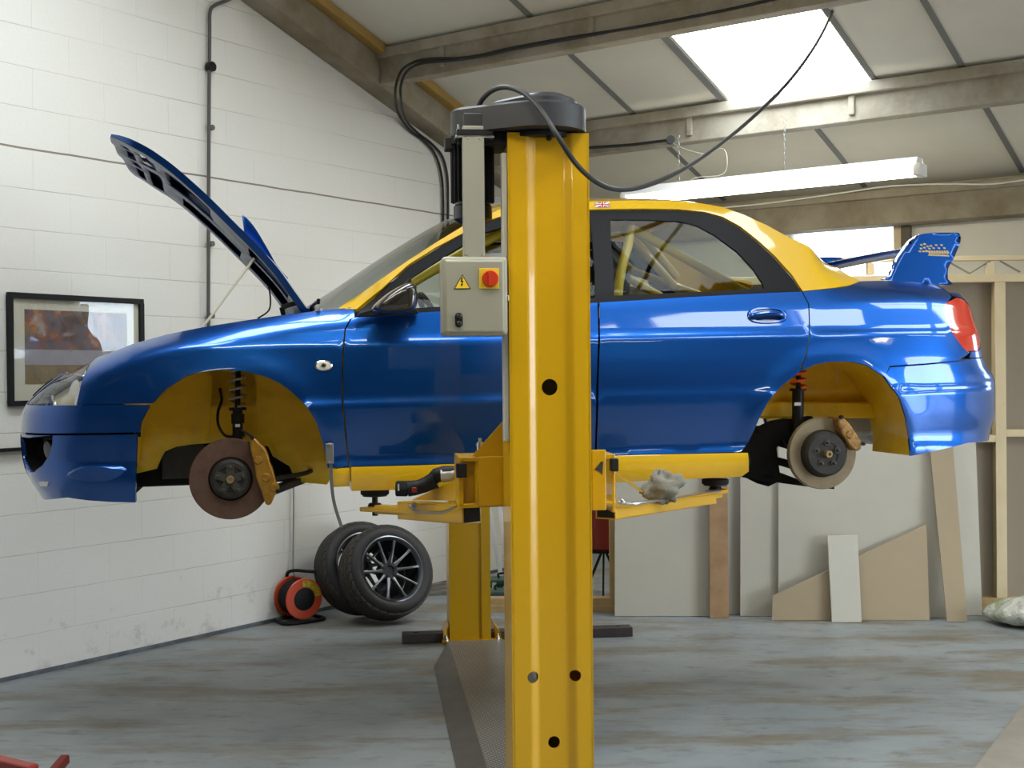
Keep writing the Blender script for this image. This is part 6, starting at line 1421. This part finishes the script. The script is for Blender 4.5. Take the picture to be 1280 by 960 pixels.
oA = GL_(557, 805); oB = GL_(542, 834); oC = GL_(570, 960); iA = GL_(560, 805); iC = GL_(607, 960)
dO = (oC - oB) / (oC[1] - oB[1]); dI = (iC - iA) / (iC[1] - iA[1])
yN = .36; yE_ = DY - .045
e = LF.empty('chequer_plate', label='dirty chequer plate cover lying on the floor between the two lift columns', cat='floor plate')
xo = lambda y: oB[0] + dO[0] * (y - oB[1]); xi = lambda y: iA[0] + dI[0] * (y - iA[1])
hp = .022
k = MB(); xr = .17
k.prism([(xi(yE_) + .0, yE_, hp), (xi(yN), yN, hp), (xr, yN, hp), (xr, yE_, hp)], (0, 0, -hp + .002)); k.build('plate', chequer(), e, smooth=False)
k = MB(); EDGE = mat('worn grey plate edge', (.10, .095, .085), .5, .3, noise=(8, .6, (.16, .13, .10)))
k.add([(xi(yE_), yE_, hp), (oB[0], oB[1], .002), (xo(yN), yN, .002), (xi(yN), yN, hp)], [(0, 1, 2, 3)]); k.build('bevelled_edge', EDGE, e, smooth=False)
k = MB(); k.add([(xr, yE_, hp), (xr + .06, yE_ - .05, .002), (xr + .06, yN, .002), (xr, yN, hp)], [(0, 1, 2, 3)]); k.build('bevelled_edge', EDGE, e, smooth=False)
# ---- spare wheels leaning against the wall
RIMM = mat('graphite wheel paint', (.13, .14, .155), .3, .8, .3)
TYRE = mat('tyre rubber', (.022, .021, .021), .6, noise=(14, .4, (.04, .034, .028)), bump=(60, .2, .002))
def make_wheel():
    root = empty('spare_wheel')
    Ro, W = .312, .225
    prof = [(.222, -W / 2 + .015), (.232, -W / 2 + .006), (.26, -W / 2 - .002), (.29, -W / 2 + .008), (.305, -W / 2 + .028), (Ro, -W / 2 + .05), (Ro + .002, 0), (Ro, W / 2 - .05), (.305, W / 2 - .028), (.29, W / 2 - .008), (.26, W / 2 + .002), (.232, W / 2 - .006), (.222, W / 2 - .015), (.215, 0)]
    k = MB(); k.lathe(prof, (0, 0, 0), (0, 0, 1), 72, closed=True); ty = k.build('tyre', TYRE, root, sharp=50)
    k = MB()
    for ring, (z, w, nseg, ph) in enumerate(((-.075, .030, 34, 0), (-.034, .034, 38, .4), (.0, .022, 38, .1), (.034, .034, 38, .7), (.075, .030, 34, .3))):
        for i in range(nseg):
            a0 = 2 * math.pi * (i + ph) / nseg; a1 = a0 + 2 * math.pi / nseg * .80; V = []
            sk = .02 * (1 if ring % 2 else -1) / .3
            for r_ in (Ro - .006, Ro + .010):
                for zz, s_ in ((z - w / 2, -sk), (z + w / 2, sk)):
                    rr = r_ - (.004 if abs(zz) > .07 else 0) - (.004 if abs(zz) > .085 else 0)
                    for aa in (a0, a1): V.append((rr * math.cos(aa + s_), rr * math.sin(aa + s_), zz))
            k.add(V, [(0, 1, 3, 2), (4, 6, 7, 5), (0, 4, 5, 1), (2, 3, 7, 6), (0, 2, 6, 4), (1, 5, 7, 3)])
    k.build('tread', mat('dusty tread rubber', (.050, .043, .034), .75), ty, smooth=False)
    k = MB(); k.lathe([(.226, W / 2 - .010), (.230, W / 2 - .004), (.222, W / 2 - .002), (.212, W / 2 - .012), (.203, W / 2 - .03), (.208, W / 2 - .04), (.215, W / 2 - .03)], (0, 0, 0), (0, 0, 1), 64, closed=True)
    rim = k.build('rim', RIMM, root, sharp=40)
    k = MB(); k.lathe([(.203, W / 2 - .032), (.195, .03), (.172, .0), (.172, -.05), (.198, -.075), (.226, -W / 2 + .01), (.222, -W / 2 + .022), (.204, -.07), (.180, -.045), (.180, -.005), (.203, .03), (.210, W / 2 - .036)], (0, 0, 0), (0, 0, 1), 64, closed=True)
    k.build('wheel_barrel', mat('shade-black barrel', (.012, .012, .013), .6, spec=.2), rim, sharp=40)  # barrel coloured near black for the shade behind the spokes
    for i in range(10):
        a = 2 * math.pi * i / 10; k = MB(); c_, s_ = math.cos(a), math.sin(a); V = []
        for r_, w_, z_, h_ in ((.045, .030, .055, .035), (.09, .020, .070, .028), (.15, .0165, .082, .022), (.195, .018, .090, .022), (.212, .026, .088, .03)):
            for sx, sz in ((-1, 0), (-.45, 1), (.45, 1), (1, 0), (.8, -1), (-.8, -1)):
                x, y, z = r_, sx * w_ / 2, z_ + (0 if sz >= 0 else -h_) + (.004 if sz > 0 else 0); V.append((x * c_ - y * s_, x * s_ + y * c_, z))
        k.add(V, [(p * 6 + q, p * 6 + (q + 1) % 6, (p + 1) * 6 + (q + 1) % 6, (p + 1) * 6 + q) for p in range(4) for q in range(6)]); k.build('spoke', RIMM, rim, sharp=40)
    k = MB(); k.lathe([(0, -.02), (.07, -.02), (.07, .05), (.058, .062), (.034, .062), (.032, .05), (0, .05)], (0, 0, 0), (0, 0, 1), 32); hb = k.build('hub', mat('dark hub', (.04, .04, .045), .4, .6), rim)
    k = MB()
    for i in range(5):
        a = 2 * math.pi * i / 5 + .3; k.lathe([(.009, .063), (.009, .0635), (0, .0635)], (.047 * math.cos(a), .047 * math.sin(a), 0), (0, 0, 1), 10)
    k.build('bolt_holes', mat('hole shade black', (.003, .003, .003), .9), hb)  # black discs on the hub, shade of the bolt holes painted
    return root
def copy_tree(o, parent=None):
    c = o.copy(); COL.objects.link(c); c.parent = parent
    for ch in list(o.children): copy_tree(ch, c)
    return c
wheelA = make_wheel()
def place_wheel(o, px, py, Y, az, el, lb):
    """centre of the outer face seen at px,py; face normal az degrees right of the camera, el upwards"""
    n = np.array([math.sin(R(az)) * math.cos(R(el)), -math.cos(R(az)) * math.cos(R(el)), math.sin(R(el))])
    c = at(px, py, Y) - n * .10
    o.scale = (.93,) * 3; low = .296 * math.cos(R(el)) + .079 * math.sin(R(el)); c[2] = low + .004
    q = Vector(n).to_track_quat('Z', 'Y'); o.rotation_mode = 'QUATERNION'; o.rotation_quaternion = q; o.location = tuple(c); tag(o, lb, 'wheel', 'spare wheels leaning on the wall')
wheelB = copy_tree(wheelA)
place_wheel(wheelA, 491, 708, 8.05, 33, 22, 'front spare wheel with black spokes, tilted against the other wheel')
place_wheel(wheelB, 449, 704, 8.42, 33, 22, 'rear spare wheel leaning against the block wall, half hidden')
_n = Vector((math.sin(R(33)), -math.cos(R(33)), 0)); _l = Vector((-math.cos(R(33)), -math.sin(R(33)), 0)); wheelB.location = wheelA.location - _n * .262 + _l * .05; wheelB.location[2] = wheelA.location[2]
# ---- cable reel
REELO = mat('orange-red plastic', (.62, .07, .02), .4)
g_ = ground(370, 779)
reel = empty('cable_reel', (g_[0], g_[1] + .08, 0), (0, 0, R(38)), 'orange cable reel with black cable standing on the floor beside the wall', 'cable reel')
k = MB(); k.lathe([(.06, -.085), (.125, -.085), (.13, -.08), (.125, -.072), (.06, -.072)], (0, 0, .15), (0, -1, 0), 40, closed=True); k.lathe([(.06, .072), (.125, .072), (.13, .08), (.125, .085), (.06, .085)], (0, 0, .15), (0, -1, 0), 40, closed=True); k.build('drum_flange', REELO, reel)
k = MB(); k.lathe([(.06, -.07)] + [(.105 + .004 * (i % 2), -.07 + i * .01) for i in range(15)] + [(.06, .07)], (0, 0, .15), (0, -1, 0), 40); k.build('wound_cable', RUB, reel)
k = MB(); k.lathe([(.0, .06), (.072, .06), (.072, .088), (.06, .092), (0, .092)], (0, 0, .15), (0, -1, 0), 28)
k.box((-.03, -.093, .13), (.0, -.094, .16)); k.build('socket_panel', BLK, reel)
P = [(.077 * math.cos(a), -.0865, .15 + .077 * math.sin(a)) for a in np.linspace(.1, 1.7, 10)] + [(.118 * math.cos(a), -.0865, .15 + .118 * math.sin(a)) for a in np.linspace(1.7, .1, 10)]
k = MB(); k.prism(P, (0, -.001, 0)); k.build('warning_label', mat('yellow label', (.6, .45, .02), .5, noise=(60, .8, (.1, .08, .01))), reel, smooth=False)
k = MB(); k.tube(smooth_path([(-.02, .10, .004), (-.02, .105, .20), (-.02, .10, .29), (.0, .05, .315), (.05, -.03, .315), (.10, -.06, .31)], 5), .011, 8)
k.tube(smooth_path([(-.12, .10, .012), (.12, .10, .012), (.14, 0, .012), (.12, -.11, .012), (-.12, -.11, .012), (-.14, 0, .012), (-.12, .10, .012)], 4), .012, 8); k.build('reel_frame', BLK, reel)
# ---- cordless impact driver lying on the left arm
DZ = lambda x, y: (x / 5.333 + 420, y / 5.333 + 480)
def dz(px, py, Y): return LF.loc(at(px, py, Y))
drill = LF.empty('cordless_drill', label='black and red cordless drill lying on the left lift arm', cat='drill')
Yd = 4.83
k = MB(); k.tube([dz(*DZ(625, 650), Yd), dz(*DZ(670, 610), Yd), dz(*DZ(720, 600), Yd), dz(*DZ(795, 595), Yd)], [.022, .028, .031, .028], 16); k.tube(smooth_path([dz(*DZ(660, 640), Yd), dz(*DZ(600, 670), Yd), dz(*DZ(540, 690), Yd), dz(*DZ(480, 698), Yd)], 4), [.034, .033, .031, .030, .029, .029, .028, .028, .028, .029, .029, .030, .030], 14); k.build('drill_body', BLK, drill)
k = MB(); k.tube([dz(*DZ(480, 698), Yd), dz(*DZ(398, 697), Yd)], [.033, .033], 6); k.build('battery', RUB, drill, smooth=False, bevel=.006)
k = MB(); k.tube([dz(*DZ(700, 607), Yd - .008), dz(*DZ(790, 603), Yd - .008)], [.0255, .024], 14); k.build('gear_housing', mat('bare silver housing', (.55, .55, .54), .35, .7, bump=(120, .5, .004)), drill)
k = MB(); a, b_ = dz(*DZ(505, 725), Yd - .034), dz(*DZ(540, 690), Yd - .034); k.box((a[0], a[1], a[2]), (b_[0], a[1] + .01, b_[2])); k.build('red_panel', mat('dark red plastic', (.22, .015, .01), .4), drill, bevel=.003)
k = MB(); a, b_ = dz(*DZ(412, 712), Yd - .035), dz(*DZ(422, 668), Yd - .035); k.box((a[0], a[1], a[2]), (b_[0], a[1] + .006, b_[2])); k.build('battery_clip', mat('pale clip', (.5, .5, .5), .4), drill, smooth=False)
# ---- grey rag on the right arm
def rag():
    P0 = LF.loc(at(829, 613, 4.98)); k = MB(); random.seed(4); nu_, nv_ = 30, 18; V = []
    for i in range(nu_):
        for j in range(nv_ + 1):
            a = 2 * math.pi * i / nu_; b = math.pi * j / nv_ - math.pi / 2
            w = 1 + .13 * math.sin(3 * a + 4 * b) + .08 * math.sin(7 * a - 3 * b) + .06 * math.sin(11 * b + 2 * a)
            V.append((P0[0] + .075 * w * math.cos(b) * math.cos(a) + .012 * math.sin(3 * b), P0[1] + .06 * w * math.cos(b) * math.sin(a), P0[2] + .014 + .058 * w * math.sin(b)))
    k.add(V, [(i * (nv_ + 1) + j, ((i + 1) % nu_) * (nv_ + 1) + j, ((i + 1) % nu_) * (nv_ + 1) + j + 1, i * (nv_ + 1) + j + 1) for i in range(nu_) for j in range(nv_)])
    o = k.build('rag', mat('grubby grey cloth', (.20, .19, .15), .9, noise=(12, .6, (.22, .20, .16)), bump=(40, .8, .006)), sharp=0); 
    for v in o.data.vertices: v.co = Vector(LF.world(np.array(v.co)))
    return tag(o, 'crumpled grey rag draped on the right lift arm', 'rag')
rag()
# ---- red trolley jack just entering the frame at the bottom left
jk = empty('trolley_jack', tuple(ground(20, 985)), (0, 0, R(25)), 'red trolley jack poking into the bottom left corner of the photo', 'jack')
jo = np.array(jk.location)
def jl(px, py, z): p = ground(px, py, z) - jo; M = Matrix.Rotation(-R(25), 3, 'Z'); return np.array(M @ Vector(p))
k = MB(); k.bar(jl(-60, 942, .13), jl(42, 967, .13), .05, .06); k.bar(jl(-60, 990, .08), jl(60, 1010, .08), .10, .07); k.build('jack_frame', mat('red jack enamel', (.30, .02, .01), .35, 0, .3), jk, smooth=False, bevel=.006)
k = MB(); k.bar(jl(50, 985, .10), jl(82, 948, .14), .034, .034); k.build('jack_arm', mat('dull red steel', (.22, .03, .02), .3, .5), jk, smooth=False, bevel=.005)
k = MB(); 
for px in (-40, 30):
    c = jl(px, 1000, .05); k.lathe([(.0, -.02), (.05, -.02), (.05, .02), (0, .02)], c, (1, 0, 0), 20)
k.build('castor', GALV, jk)
